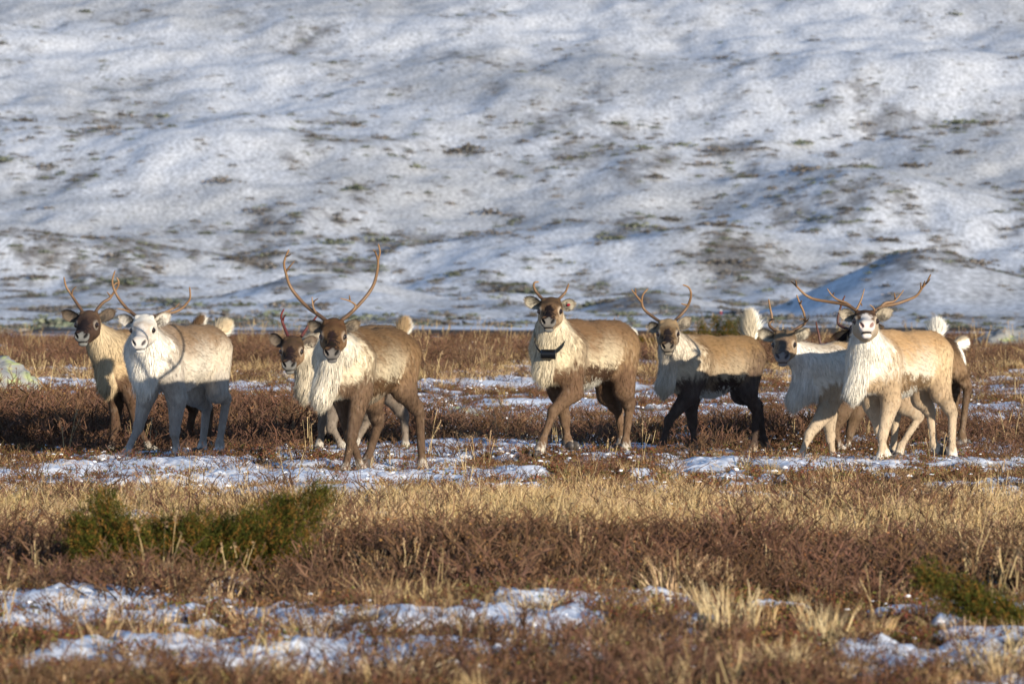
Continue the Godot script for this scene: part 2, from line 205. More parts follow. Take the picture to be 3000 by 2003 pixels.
# rounded hummocks and hollows of the valley and the lower slope: x, distance, half width, half depth, height
const MOUNDS := [
	[19.0, 300.0, 5.0, 14.0, 2.9], [31.0, 292.0, 7.0, 14.0, 2.6], [7.0, 330.0, 3.0, 9.0, 0.9],
	[52.0, 390.0, 14.0, 16.0, 3.6], [-12.5, 410.0, 5.5, 10.0, 1.8], [-9.0, 330.0, 4.0, 8.0, 1.3],
	[-24.0, 520.0, 15.0, 14.0, 2.2], [36.0, 560.0, 20.0, 16.0, 2.6], [2.0, 470.0, 9.0, 9.0, 1.5],
	[17.0, 470.0, 8.0, 9.0, 1.6], [-2.0, 505.0, 6.0, 14.0, -1.6], [12.0, 500.0, 7.0, 9.0, -1.3],
	[-40.0, 470.0, 10.0, 9.0, 2.2], [30.0, 500.0, 9.0, 12.0, 2.0], [-14.0, 455.0, 6.0, 8.0, -1.4],
]

func height_sheet(x0: float, x1: float, nx: int, z0: float, z1: float, nz: int, hf: Callable, cf: Callable) -> ArrayMesh:
	var v := PackedVector3Array()
	var n := PackedVector3Array()
	var c := PackedColorArray()
	var idx := PackedInt32Array()
	var w := nx + 1
	v.resize(w * (nz + 1)); n.resize(v.size()); c.resize(v.size())
	for j in nz + 1:
		var z := lerpf(z0, z1, float(j) / nz)
		for i in w:
			var x := lerpf(x0, x1, float(i) / nx)
			v[j * w + i] = Vector3(x, hf.call(x, z), z)
	idx.resize(nx * nz * 6)
	var q := 0
	for j in nz + 1:
		for i in w:
			var a := v[j * w + maxi(i - 1, 0)]
			var b := v[j * w + mini(i + 1, nx)]
			var e := v[maxi(j - 1, 0) * w + i]
			var f := v[mini(j + 1, nz) * w + i]
			var nn := (f - e).cross(b - a).normalized()
			if nn.y < 0.0: nn = -nn
			n[j * w + i] = nn
			c[j * w + i] = cf.call(v[j * w + i], nn)
			if i < nx and j < nz:
				var s := j * w + i
				idx[q] = s; idx[q + 1] = s + 1; idx[q + 2] = s + w
				idx[q + 3] = s + 1; idx[q + 4] = s + w + 1; idx[q + 5] = s + w
				q += 6
	return mesh_of(v, n, c, idx)

func ground_vertex(x: float, z: float) -> float:
	var s := snow_mask(x, z)
	# wind-roughened snow, a few centimetres deep over the litter
	var rough := n_grain.get_noise_2d(x, z) * 0.030 if z > -62.0 else n_fine.get_noise_2d(x * 2.0, z * 2.0) * 0.04
	return ground_h(x, z) + s * (0.035 + rough) + (1.0 - s) * rough * 0.5

func ground_color(p: Vector3, _n: Vector3) -> Color:
	var s := snow_mask(p.x, p.z)
	var t := n_fine.get_noise_2d(p.x * 3.0, p.z * 3.0) * 0.5 + 0.5
	var soil := Color(0.06, 0.042, 0.030).lerp(Color(0.10, 0.07, 0.04), t)
	return soil.lerp(Color(0.86, 0.87, 0.88), s)

func hill_color(p: Vector3, _n: Vector3) -> Color:
	var x := p.x
	var z := p.z
	# snow thin over heather, with open stony and twiggy ground between
	var a := n_big.get_noise_2d(x * 1.6, z * 0.75 + 500.0) * 0.55 + n_mid.get_noise_2d(x * 0.30, z * 0.13) * 0.55 + n_mid.get_noise_2d(x * 0.9, z * 0.4) * 0.35 + n_fine.get_noise_2d(x * 0.75, z * 0.32) * 0.34
	var low := 1.0 - smoothstep(430.0, 560.0, -z)
	var high := smoothstep(520.0, 640.0, -z)
	var open := smoothstep(0.10, 0.56, a + 0.17 * low - 0.20 * high)
	var thin := smoothstep(-0.35, 0.45, n_big.get_noise_2d(x * 0.9 + 77.0, z * 0.6) + 0.45 * n_mid.get_noise_2d(x * 0.55, z * 0.25 + 9.0) + 0.40 * n_fine.get_noise_2d(x * 0.9 + 50.0, z * 0.4))
	var snow := Color(0.88, 0.88, 0.89).lerp(Color(0.58, 0.575, 0.57), thin * 0.75)
	var soil := Color(0.15, 0.125, 0.115).lerp(Color(0.20, 0.19, 0.17), n_mid.get_noise_2d(x * 2.0, z) * 0.5 + 0.5)
	return snow.lerp(soil, open * (0.55 + 0.25 * low))

func noise_tex(seed_: int, freq: float, lo: Color, hi: Color, size := 1024, oct := 5) -> NoiseTexture2D:
	var f := FastNoiseLite.new()
	f.seed = seed_
	f.frequency = freq
	f.fractal_octaves = oct
	var g := Gradient.new()
	g.set_color(0, lo)
	g.set_color(1, hi)
	var t := NoiseTexture2D.new()
	t.width = size; t.height = size
	t.seamless = true
	t.noise = f
	t.color_ramp = g
	t.generate_mipmaps = false
	return t

# ------------------------------------------------------------------ solid bodies from tapered bones
class Field:
	var o := Vector3.ZERO
	var c := 0.013
	var nx := 0
	var ny := 0
	var nz := 0
	var val := PackedFloat32Array()
	var reg := PackedByteArray()
	func start(lo: Vector3, hi: Vector3, cell: float) -> void:
		o = lo
		c = cell
		nx = int(ceil((hi.x - lo.x) / c)) + 1
		ny = int(ceil((hi.y - lo.y) / c)) + 1
		nz = int(ceil((hi.z - lo.z) / c)) + 1
		val.resize(nx * ny * nz)
		val.fill(1.0)
		reg.resize(val.size())
	# a capsule from a to b with radii ra and rb, pressed sideways by q (q > 1 makes it narrower), blended over k
	func bone(a: Vector3, b: Vector3, ra: float, rb: float, k: float, region: int, q := 1.0, cut := false) -> void:
		var m := maxf(ra, rb) + k + 2.5 * c
		var x0 := maxi(0, int((minf(a.x, b.x) - m - o.x) / c))
		var x1 := mini(nx - 1, int((maxf(a.x, b.x) + m - o.x) / c) + 1)
		var y0 := maxi(0, int((minf(a.y, b.y) - m - o.y) / c))
		var y1 := mini(ny - 1, int((maxf(a.y, b.y) + m - o.y) / c) + 1)
		var mz := maxf(ra, rb) / q + k + 2.5 * c
		var z0 := maxi(0, int((minf(a.z, b.z) - mz - o.z) / c))
		var z1 := mini(nz - 1, int((maxf(a.z, b.z) + mz - o.z) / c) + 1)
		var bx := b.x - a.x
		var by := b.y - a.y
		var bz := (b.z - a.z) * q
		var bb := 1.0 / maxf(bx * bx + by * by + bz * bz, 1e-9)
		var dr := rb - ra
		var sc := 1.0 if q == 1.0 else 0.9
		for iz in range(z0, z1 + 1):
			var pz := (o.z + iz * c - a.z) * q
			for iy in range(y0, y1 + 1):
				var py := o.y + iy * c - a.y
				var s := py * by + pz * bz
				var at := (iz * ny + iy) * nx + x0
				var px := o.x + x0 * c - a.x
				for ix in range(x0, x1 + 1):
					var h := (px * bx + s) * bb
					h = 0.0 if h < 0.0 else (1.0 if h > 1.0 else h)
					var ex := px - bx * h
					var ey := py - by * h
					var ez := pz - bz * h
					var d := (sqrt(ex * ex + ey * ey + ez * ez) - ra - dr * h) * sc
					var was := val[at]
					if cut:
						if -d > was: val[at] = -d
					else:
						if d < was: reg[at] = region
						var t := d - was
						if t < 0.0: t = -t
						var lo := d if d < was else was
						if t < k:
							t = k - t
							lo -= t * t / (4.0 * k)
						val[at] = lo
					at += 1
					px += c
	# surface nets
	func surface(v: PackedVector3Array, n: PackedVector3Array, r: PackedByteArray, idx: PackedInt32Array) -> void:
		var near := 1.9 * c
		var sy := nx
		var sz := nx * ny
		var id := PackedInt32Array()
		id.resize(val.size())
		id.fill(-1)
		for iz in nz - 1:
			for iy in ny - 1:
				var row := (iz * ny + iy) * nx
				for ix in nx - 1:
					var at := row + ix
					var v0 := val[at]
					if v0 > near or v0 < -near: continue
					var v1 := val[at + 1]
					var v2 := val[at + sy]
					var v3 := val[at + sy + 1]
					var v4 := val[at + sz]
					var v5 := val[at + sz + 1]
					var v6 := val[at + sz + sy]
					var v7 := val[at + sz + sy + 1]
					var neg := int(v0 < 0) + int(v1 < 0) + int(v2 < 0) + int(v3 < 0) + int(v4 < 0) + int(v5 < 0) + int(v6 < 0) + int(v7 < 0)
					if neg == 0 or neg == 8: continue
					var sx := 0.0
					var syy := 0.0
					var szz := 0.0
					var k := 0
					if (v0 < 0) != (v1 < 0): sx += v0 / (v0 - v1); k += 1
					if (v2 < 0) != (v3 < 0): sx += v2 / (v2 - v3); syy += 1.0; k += 1
					if (v4 < 0) != (v5 < 0): sx += v4 / (v4 - v5); szz += 1.0; k += 1
					if (v6 < 0) != (v7 < 0): sx += v6 / (v6 - v7); syy += 1.0; szz += 1.0; k += 1
					if (v0 < 0) != (v2 < 0): syy += v0 / (v0 - v2); k += 1
					if (v1 < 0) != (v3 < 0): syy += v1 / (v1 - v3); sx += 1.0; k += 1
					if (v4 < 0) != (v6 < 0): syy += v4 / (v4 - v6); szz += 1.0; k += 1
					if (v5 < 0) != (v7 < 0): syy += v5 / (v5 - v7); sx += 1.0; szz += 1.0; k += 1
					if (v0 < 0) != (v4 < 0): szz += v0 / (v0 - v4); k += 1
					if (v1 < 0) != (v5 < 0): szz += v1 / (v1 - v5); sx += 1.0; k += 1
					if (v2 < 0) != (v6 < 0): szz += v2 / (v2 - v6); syy += 1.0; k += 1
					if (v3 < 0) != (v7 < 0): szz += v3 / (v3 - v7); sx += 1.0; syy += 1.0; k += 1
					var f := 1.0 / k
					id[at] = v.size()
					v.append(o + Vector3(ix + sx * f, iy + syy * f, iz + szz * f) * c)
					n.append(Vector3(v1 - v0 + v3 - v2 + v5 - v4 + v7 - v6, v2 - v0 + v3 - v1 + v6 - v4 + v7 - v5, v4 - v0 + v5 - v1 + v6 - v2 + v7 - v3).normalized())
					r.append(reg[at])
		for iz in range(1, nz - 1):
			for iy in range(1, ny - 1):
				var row := (iz * ny + iy) * nx
				for ix in range(1, nx - 1):
					var at := row + ix
					if id[at] < 0: continue
					var inside := val[at] < 0
					if inside != (val[at + 1] < 0): quad(idx, id[at], id[at - sy], id[at - sy - sz], id[at - sz], inside)
					if inside != (val[at + sy] < 0): quad(idx, id[at], id[at - sz], id[at - sz - 1], id[at - 1], inside)
					if inside != (val[at + sz] < 0): quad(idx, id[at], id[at - 1], id[at - 1 - sy], id[at - sy], inside)
	func quad(idx: PackedInt32Array, a: int, b: int, e: int, f: int, flip: bool) -> void:
		if a < 0 or b < 0 or e < 0 or f < 0: return
		if flip:
			idx.append_array(PackedInt32Array([a, b, e, a, e, f]))
		else:
			idx.append_array(PackedInt32Array([a, e, b, a, f, e]))

# ------------------------------------------------------------------ reindeer
func coat_color(p: Vector3, n: Vector3, r: int, s: float, k: Dictionary) -> Color:
	# k holds linear colours; p is in the animal's own axes, s its size
	var x := p.x / s
	var y := p.y / s
	var jig := n_fine.get_noise_3d(p.x * 9.0, p.y * 5.0, p.z * 9.0) * 0.10 + n_fine.get_noise_3d(p.x * 30.0, p.y * 12.0, p.z * 30.0) * 0.15
	var out: Color
	if r <= 2:   # trunk
		var yr := (y - 0.785) / 0.25 + jig * 1.8
		out = k.flank.lerp(k.back, smoothstep(-0.40, 0.75, yr + 0.10 * sin(x * 9.0)))
		var st := smoothstep(-0.30, -0.52, yr) * smoothstep(0.28, 0.14, x + jig) * smoothstep(-0.46, -0.28, x)
		out = out.lerp(k.stripe, st)
		out = out.lerp(k.belly, smoothstep(-0.76, -0.94, yr))
		var rump := smoothstep(-0.16, -0.40, x + jig)
		out = out.lerp(k.rump.lerp(k.back, smoothstep(0.1, 0.8, yr)), rump)
		# pale mantle in front of the shoulder, darker shoulder blade behind it
		var blade := smoothstep(0.10, 0.22, x + jig) * smoothstep(0.40, 0.26, x + jig)
		out = out.lerp(k.leg.lerp(k.back, 0.4), blade * (0.30 + 0.45 * smoothstep(0.1, -0.5, yr)))
		var fore := smoothstep(0.26, 0.42, x + jig)
		out = out.lerp(k.chest.lerp(k.back, smoothstep(0.62, 0.95, yr) * 0.7), fore)
		out = out.lerp(k.leg, smoothstep(0.16, 0.28, x) * smoothstep(-0.20, -0.62, yr) * smoothstep(0.03, 0.08, absf(p.z)))
		# white mirror round the tail
		out = out.lerp(lin(Color8(240, 232, 216)), smoothstep(-0.50, -0.56, x) * smoothstep(0.13, 0.09, absf(p.z) + jig * 0.3) * smoothstep(0.72, 0.80, y))
	elif r == 3: # neck
		var nape := smoothstep(0.5, 0.95, n.y + jig)
		out = k.neck.lerp(k.back, nape * 0.55)
		out = out.lerp(k.chest, smoothstep(0.86, 0.70, y + jig) * 0.5)
	elif r == 4: # beard
		out = k.neck.lerp(k.chest, smoothstep(0.78, 0.60, y + jig) * 0.6)
	else:        # legs
		out = k.leg.lerp(k.shin, smoothstep(0.55, 0.35, y + jig))
		if r == 6: out = k.rump.lerp(k.leg, smoothstep(0.78, 0.58, y + jig)).lerp(k.shin, smoothstep(0.52, 0.36, y + jig))
		out = out.lerp(k.sock, smoothstep(0.115, 0.06, y + jig * 0.4))
		out = out.lerp(k.sock, 0.14 * smoothstep(0.0, 1.2, jig * 6.0))
	return out * (1.0 + jig * 1.1)

func face_color(q: Vector3, k: Dictionary) -> Color:
	# q: head axes (x towards the nose, y up, z to the animal's right) for a head of unit size
	var jig := n_fine.get_noise_3d(q.x * 22.0, q.y * 22.0, q.z * 22.0) * 0.05
	var az := absf(q.z)
	var c: Color = k.face
	c = c.lerp(k.brow, smoothstep(0.085 + k.cap, 0.03 + k.cap, q.x + jig * 0.4) * smoothstep(0.0, 0.04, q.y))
	c = c.lerp(k.cheek, smoothstep(0.04, 0.075, az + jig * 0.5) * smoothstep(0.03, -0.03, q.y))
	c = c.lerp(k.cheek, smoothstep(-0.06, -0.10, q.y))
	c = c.lerp(k.neck, smoothstep(0.0, -0.07, q.x) * smoothstep(0.06, -0.01, q.y))
	c = c.lerp(k.bridge, smoothstep(0.075, 0.12, q.x + jig) * smoothstep(0.055, 0.03, az + jig) * smoothstep(-0.03, 0.0, q.y))
	# pale ring round the eye
	var e := Vector2(q.x - 0.072, q.y - 0.020).length()
	c = c.lerp(k.cheek.lerp(Color(0.62, 0.56, 0.47), 0.25), smoothstep(0.046, 0.030, e) * smoothstep(0.05, 0.065, az) * 0.8)
	c = c.lerp(Color(0.03, 0.024, 0.02), smoothstep(0.030, 0.023, e) * smoothstep(0.05, 0.065, az))
	# muzzle, nostrils, lips
	var pad := smoothstep(0.240, 0.262, q.x + jig * 0.5) * smoothstep(0.010, -0.006, q.y + az * 0.25 + jig * 0.4)
	c = c.lerp(k.muzzle.lerp(k.face, 0.22), pad * smoothstep(0.066, 0.050, az + jig * 0.3))
	c = c.lerp(k.muzzle, smoothstep(0.17, 0.205, q.x) * smoothstep(-0.080, -0.090, q.y))
	var nd := Vector2((az - 0.036) * 1.0 - (q.y + 0.016) * 0.45, (q.y + 0.020) * 0.72).length()
	c = c.lerp(k.nostril, smoothstep(0.018, 0.010, nd) * smoothstep(0.225, 0.245, q.x))
	var lip := absf(q.y + 0.0725 + az * az * 3.0)
	c = c.lerp(Color(0.02, 0.016, 0.016), smoothstep(0.0085, 0.0040, lip) * smoothstep(0.14, 0.19, q.x))
	return c * (1.0 + jig * 1.5)

func hair(v: PackedVector3Array, n: PackedVector3Array, c: PackedColorArray, p: Vector3, nn: Vector3, dir: Vector3, length: float, width: float, col: Color) -> void:
	var side := dir.cross(nn)
	if side.length_squared() < 1e-6: side = dir.cross(Vector3.UP)
	side = side.normalized() * width
	v.append(p - side); v.append(p + dir * length); v.append(p + side)
	n.append(nn); n.append(nn); n.append(nn)
	c.append(col); c.append(col); c.append(col)

func tube(v: PackedVector3Array, n: PackedVector3Array, c: PackedColorArray, idx: PackedInt32Array, pts: Array, r0: float, r1: float, c0: Color, c1: Color, sides := 7, power := 1.0, sub := 4) -> void:
	var path := []
	for i in pts.size() - 1:
		var p0: Vector3 = pts[maxi(i - 1, 0)]
		var p1: Vector3 = pts[i]
		var p2: Vector3 = pts[i + 1]
		var p3: Vector3 = pts[mini(i + 2, pts.size() - 1)]
		for k in sub: path.append(p1.cubic_interpolate(p2, p0, p3, float(k) / sub))
	path.append(pts[pts.size() - 1])
	var base := v.size()
	var m := path.size()
	var up := Vector3(0.31, 0.2, 0.93)
	for i in m:
		var t := float(i) / (m - 1)
		var dir: Vector3 = (path[mini(i + 1, m - 1)] - path[maxi(i - 1, 0)]).normalized()
		var a := dir.cross(up).normalized()
		var b := dir.cross(a).normalized()
		var r := lerpf(r0, r1, pow(t, power)) * (1.0 if i < m - 1 else 0.25)
		for s in sides:
			var an := TAU * s / sides
			var w := a * cos(an) + b * sin(an)
			v.append(path[i] + w * r)
			n.append(w)
			c.append(c0.lerp(c1, t) * (0.88 + 0.24 * rng.randf()))
	for i in m - 1:
		for s in sides:
			var p := base + i * sides + s
			var q := base + i * sides + (s + 1) % sides
			idx.append_array(PackedInt32Array([p, q, p + sides, q, q + sides, p + sides]))

func lump(center: Vector3, r: Vector3, basis_: Basis, col: Color, rings := 8, segs := 10) -> ArrayMesh:
	var v := PackedVector3Array()
	var n := PackedVector3Array()
	var c := PackedColorArray()
	var idx := PackedInt32Array()
	for i in rings + 1:
		var th := PI * i / rings
		for j in segs:
			var ph := TAU * j / segs
			var u := Vector3(sin(th) * cos(ph), cos(th), sin(th) * sin(ph))
			v.append(center + basis_ * (u * r))
			n.append((basis_ * (u / r)).normalized())
			c.append(col)
	for i in rings:
		for j in segs:
			var a := i * segs + j
			var b := i * segs + (j + 1) % segs
			idx.append_array(PackedInt32Array([a, b, a + segs, b, b + segs, a + segs]))
	return mesh_of(v, n, c, idx)

func make_reindeer(K: Dictionary, fur_mat: Material, antler_mat: Material, eye_mat: Material, hoof_mat: Material) -> Node3D:
	var s: float = K.s
	var coat := {}
	var src: Dictionary = COATS[K.key]
	for f in src:
		var k: float = 0.68 if f in ["leg", "shin", "face", "stripe", "brow", "cheek"] else (0.36 if f == "muzzle" and K.key not in ["I", "B"] else 0.73)
		coat[f] = lin(src[f]) * k
	coat["nostril"] = Color(0.22, 0.13, 0.11) if K.key == "I" else (Color(0.07, 0.06, 0.06) if K.key in ["B", "G"] else Color(0.014, 0.012, 0.012))
	coat["cap"] = 0.11 if K.key == "I" else 0.0
	var root := Node3D.new()
	root.name = numbered("reindeer")
	add_child(root)
	root.position = K.pos
	root.rotation.y = PI + deg_to_rad(K.psi)
	tag(root, LABELS[K.key], "reindeer", "herd of reindeer on the heath")
	var head: Vector3 = K.head
	var hs: float = K.hs
	var fw: Vector3 = (K.fwd as Vector3).normalized()
	var hz := fw.cross(Vector3.UP).normalized()
	var hy := hz.cross(fw).normalized()
	var HB := Basis(fw, hy, hz)
	# --- body
	var F := Field.new()
	var lo := Vector3(-0.78 * s, -0.03, -0.33 * s)
	var hi := Vector3(0.60 * s, 1.12 * s, 0.33 * s)
	var legs: Array = K.legs
	for L in legs:
		for p in L:
			lo = lo.min(p - Vector3.ONE * 0.10); hi = hi.max(p + Vector3.ONE * 0.10)
	lo = lo.min(head - Vector3.ONE * 0.17); hi = hi.max(head + Vector3.ONE * 0.17)
	lo = lo.min(K.beard - Vector3.ONE * 0.12); hi = hi.max(K.beard + Vector3.ONE * 0.12)
	F.start(lo, hi, 0.0125)
	var q := 1.26
	var T := func(x: float, y: float) -> Vector3: return Vector3(x, y, 0) * s
	F.bone(T.call(0.30, 0.80), T.call(0.02, 0.77), 0.225 * s, 0.250 * s, 0.06, 0, q)
	F.bone(T.call(0.02, 0.77), T.call(-0.24, 0.80), 0.250 * s, 0.222 * s, 0.06, 1, q)
	F.bone(T.call(-0.24, 0.815), T.call(-0.42, 0.83), 0.210 * s, 0.195 * s, 0.06, 1, q)
	F.bone(T.call(-0.42, 0.84), T.call(-0.48, 0.80), 0.18 * s, 0.14 * s, 0.05, 2, q)
	F.bone(T.call(0.28, 0.92), T.call(0.10, 0.93), 0.115 * s, 0.09 * s, 0.08, 0, 1.5)
	F.bone(T.call(0.34, 0.76), T.call(0.40, 0.70), 0.20 * s, 0.15 * s, 0.06, 0, q)
	# neck and beard
	var nb := T.call(0.36, 0.85) as Vector3
	var nh := head - fw * 0.065 * hs - hy * 0.035 * hs
	var nm := nb.lerp(nh, 0.52) - Vector3(0, 0.02, 0)
	F.bone(nb, nm, 0.175 * s, 0.125 * s, 0.07, 3)
	F.bone(nm, nh, 0.125 * s, 0.088 * hs, 0.05, 3)
	var beard: Vector3 = K.beard
	F.bone(nm - Vector3(0, 0.05, 0), beard, 0.11 * s, 0.06 * s, 0.08, 4)
	F.bone(nb - Vector3(0, 0.08, 0), beard, 0.13 * s, 0.05 * s, 0.08, 4)
	# legs
	for i in 4:
		var L: Array = legs[i]
		var side := 1.0 if i % 2 == 0 else -1.0
		var toe: Vector3 = L[3]
		var pas: Vector3 = L[2]
		if i < 2:
			var sh := Vector3(0.30 * s, 0.82 * s, side * 0.105 * s)
			F.bone(sh, L[0], 0.125 * s, 0.078 * s, 0.06, 5)
			F.bone(L[0], L[1], 0.078 * s, 0.038 * s, 0.03, 5)
			F.bone(L[1], (L[1] as Vector3) + Vector3(0.008, -0.03, 0), 0.040 * s, 0.034 * s, 0.02, 5)
			F.bone(L[1], pas, 0.031 * s, 0.025 * s, 0.02, 5)
		else:
			var hip := Vector3(-0.40 * s, 0.84 * s, side * 0.09 * s)
			F.bone(hip, L[0], 0.145 * s, 0.082 * s, 0.06, 6)
			F.bone(L[0], (L[0] as Vector3).lerp(L[1], 0.8), 0.082 * s, 0.046 * s, 0.03, 6)
			F.bone((L[0] as Vector3).lerp(L[1], 0.7), L[1], 0.056 * s, 0.040 * s, 0.02, 6)
			F.bone(L[1], pas, 0.036 * s, 0.026 * s, 0.02, 6)
		F.bone(pas, pas.lerp(toe, 0.55), 0.036 * s, 0.042 * s, 0.02, 5 if i < 2 else 6)
	var v := PackedVector3Array()
	var n := PackedVector3Array()
	var r := PackedByteArray()
	var idx := PackedInt32Array()
	F.surface(v, n, r, idx)
	var col := PackedColorArray()
	col.resize(v.size())
	for i in v.size():
		var cc := coat_color(v[i], n[i], r[i], s, coat)
		# soft borders between the regions of the coat
		var p := v[i]
		if r[i] == 3 or r[i] == 4:
			var w := clampf((p - nb).length() / (0.24 * s) - 0.35, 0.0, 1.0)
			if w < 1.0: cc = coat_color(p, n[i], 0, s, coat).lerp(cc, w)
		elif r[i] == 5:
			var w2 := smoothstep(0.74, 0.56, p.y / s)
			if w2 < 1.0: cc = coat_color(p, n[i], 0, s, coat).lerp(cc, w2)
		elif r[i] == 6:
			var w3 := smoothstep(0.86, 0.70, p.y / s)
			if w3 < 1.0: cc = coat_color(p, n[i], 2, s, coat).lerp(cc, w3)
		col[i] = cc
	var nbody := v.size()
	# --- head, on a finer grid, joined into the same mesh
	var H := Field.new()
	H.start(Vector3(-0.19, -0.20, -0.17), Vector3(0.37, 0.16, 0.17), 0.0068)
	H.bone(Vector3(-0.05, 0.025, 0), Vector3(0.06, 0.012, 0), 0.086, 0.070, 0.03, 7)
	H.bone(Vector3(-0.13, -0.07, 0), Vector3(-0.03, -0.01, 0), 0.088, 0.088, 0.04, 7)
	for z in [-1.0, 1.0]:
		H.bone(Vector3(0.030, 0.048, 0.055 * z), Vector3(0.072, 0.040, 0.062 * z), 0.026, 0.021, 0.03, 7)
		H.bone(Vector3(0.02, -0.045, 0.040 * z), Vector3(0.11, -0.045, 0.030 * z), 0.052, 0.038, 0.03, 7)
		H.bone(Vector3(-0.03, 0.06, 0.050 * z), Vector3(-0.035, 0.088, 0.054 * z), 0.024, 0.020, 0.02, 7)
	H.bone(Vector3(0.05, 0.0, 0), Vector3(0.235, -0.026, 0), 0.072, 0.042, 0.03, 7)
	H.bone(Vector3(0.250, -0.024, -0.019), Vector3(0.250, -0.024, 0.019), 0.043, 0.043, 0.02, 7)
	H.bone(Vector3(0.268, -0.044, -0.019), Vector3(0.268, -0.044, 0.019), 0.029, 0.029, 0.015, 7)
	H.bone(Vector3(0.02, -0.070, 0), Vector3(0.225, -0.084, 0), 0.058, 0.025, 0.02, 7)
	H.bone(Vector3(0.232, -0.090, -0.013), Vector3(0.232, -0.090, 0.013), 0.023, 0.023, 0.012, 7)
	# mouth slit and nostrils
	H.bone(Vector3(0.19, -0.085, -0.065), Vector3(0.29, -0.0735, -0.025), 0.006, 0.005, 0.01, 7, 1.0, true)
	H.bone(Vector3(0.19, -0.085, 0.065), Vector3(0.29, -0.0735, 0.025), 0.006, 0.005, 0.01, 7, 1.0, true)
	H.bone(Vector3(0.294, -0.0725, -0.025), Vector3(0.294, -0.0725, 0.025), 0.006, 0.006, 0.01, 7, 1.0, true)
	for z in [-1.0, 1.0]:
		H.bone(Vector3(0.290, -0.028, 0.036 * z), Vector3(0.272, -0.004, 0.050 * z), 0.013, 0.008, 0.01, 7, 1.0, true)
	var hv := PackedVector3Array()
	var hn := PackedVector3Array()
	var hr := PackedByteArray()
	var hi_ := PackedInt32Array()
	H.surface(hv, hn, hr, hi_)
	for i in hv.size():
		var cc := face_color(hv[i], coat)
		v.append(head + HB * (hv[i] * hs))
		n.append(HB * hn[i])
		r.append(7)
		col.append(cc)
	for i in hi_: idx.append(i + nbody)
	add_mesh("body", mesh_of(v, n, col, idx), fur_mat, root)
	# --- hair over the whole animal
	var fv := PackedVector3Array()
	var fn := PackedVector3Array()
	var fc := PackedColorArray()
	var mv := PackedVector3Array()
	var mn := PackedVector3Array()
	var mc := PackedColorArray()
	var total := v.size()
	for k in 34000:
		var i := rng.randi() % total
		var p := v[i]
		var nn := n[i]
		var flow := Vector3(-0.85, -0.5, 0)
		var length := 0.034 * s
		var lift := 0.22
		var wd := 0.0028
		match r[i]:
			3: flow = Vector3(-0.25, -1, 0); length = 0.055 * s
			4: flow = Vector3(0.12, -1, 0); length = 0.085 * s; wd = 0.003
			5, 6: flow = Vector3(-0.1, -1, 0); length = (0.022 if p.y < 0.5 * s else 0.03) * s
			7:
				flow = -fw - Vector3(0, 0.2, 0); length = 0.012; lift = 0.15; wd = 0.0016
				if k % 3 != 0: continue
				var fq := HB.transposed() * (p - head) / hs
				if fq.x > 0.2: continue
		if r[i] <= 2 and p.y < 0.62 * s: flow = Vector3(-0.5, -0.8, 0); length *= 1.25
		p += Vector3(rng.randf() - 0.5, rng.randf() - 0.5, rng.randf() - 0.5) * 0.011
		var t := flow - nn * flow.dot(nn)
		if t.length_squared() < 0.01: continue
		t = t.normalized()
		var dir := (t + nn * lift + Vector3(rng.randfn(), rng.randfn(), rng.randfn()) * 0.11).normalized()
		var jn := (nn + Vector3(rng.randfn(), rng.randfn(), rng.randfn()) * 0.16).normalized()
		var cc := col[i] * (0.74 + 0.46 * rng.randf())
		hair(fv, fn, fc, p - nn * 0.004, jn, dir, length * (0.7 + 0.6 * rng.randf()), wd, cc)
		# long mane hair under the neck
		if K.key not in ["A", "B", "H"] and (r[i] == 4 or (r[i] == 3 and nn.y < 0.1)):
			for m in 2:
				var d2 := (t * 0.9 + nn * 0.10 + Vector3(0, -0.35, 0) + Vector3(rng.randfn(), rng.randfn(), rng.randfn()) * 0.10).normalized()
				var off := Vector3(rng.randf() - 0.5, rng.randf() - 0.5, rng.randf() - 0.5) * 0.012
				hair(mv, mn, mc, p - nn * 0.006 + off, jn, d2, (0.10 if r[i] == 4 else 0.065) * s * (0.5 + 0.7 * rng.randf()), 0.0020, cc * (0.86 + 0.26 * rng.randf()))
	add_mesh("coat", mesh_of(fv, fn, fc), fur_mat, root)
	if mv.size() > 0: add_mesh("mane", mesh_of(mv, mn, mc), fur_mat, root)
	# --- eyes
	for z in [-1.0, 1.0]:
		add_mesh("eye", lump(head + HB * (Vector3(0.074, 0.020, 0.076 * z) * hs), Vector3(0.023, 0.021, 0.022) * hs, HB, Color(0.016, 0.009, 0.006)), eye_mat, root)
	# --- ears
	for E in K.ears:
		var eb: Vector3 = E[0]
		var et: Vector3 = E[1]
		# root the ear on the side of the skull
		var zz := 1.0 if (HB.transposed() * (et - head)).z > 0.0 else -1.0
		eb = head + HB * (Vector3(-0.035, 0.045, 0.074 * zz) * hs)
		make_ear(root, eb, et, fw, coat, fur_mat, K.key == "E" and zz < 0.0)
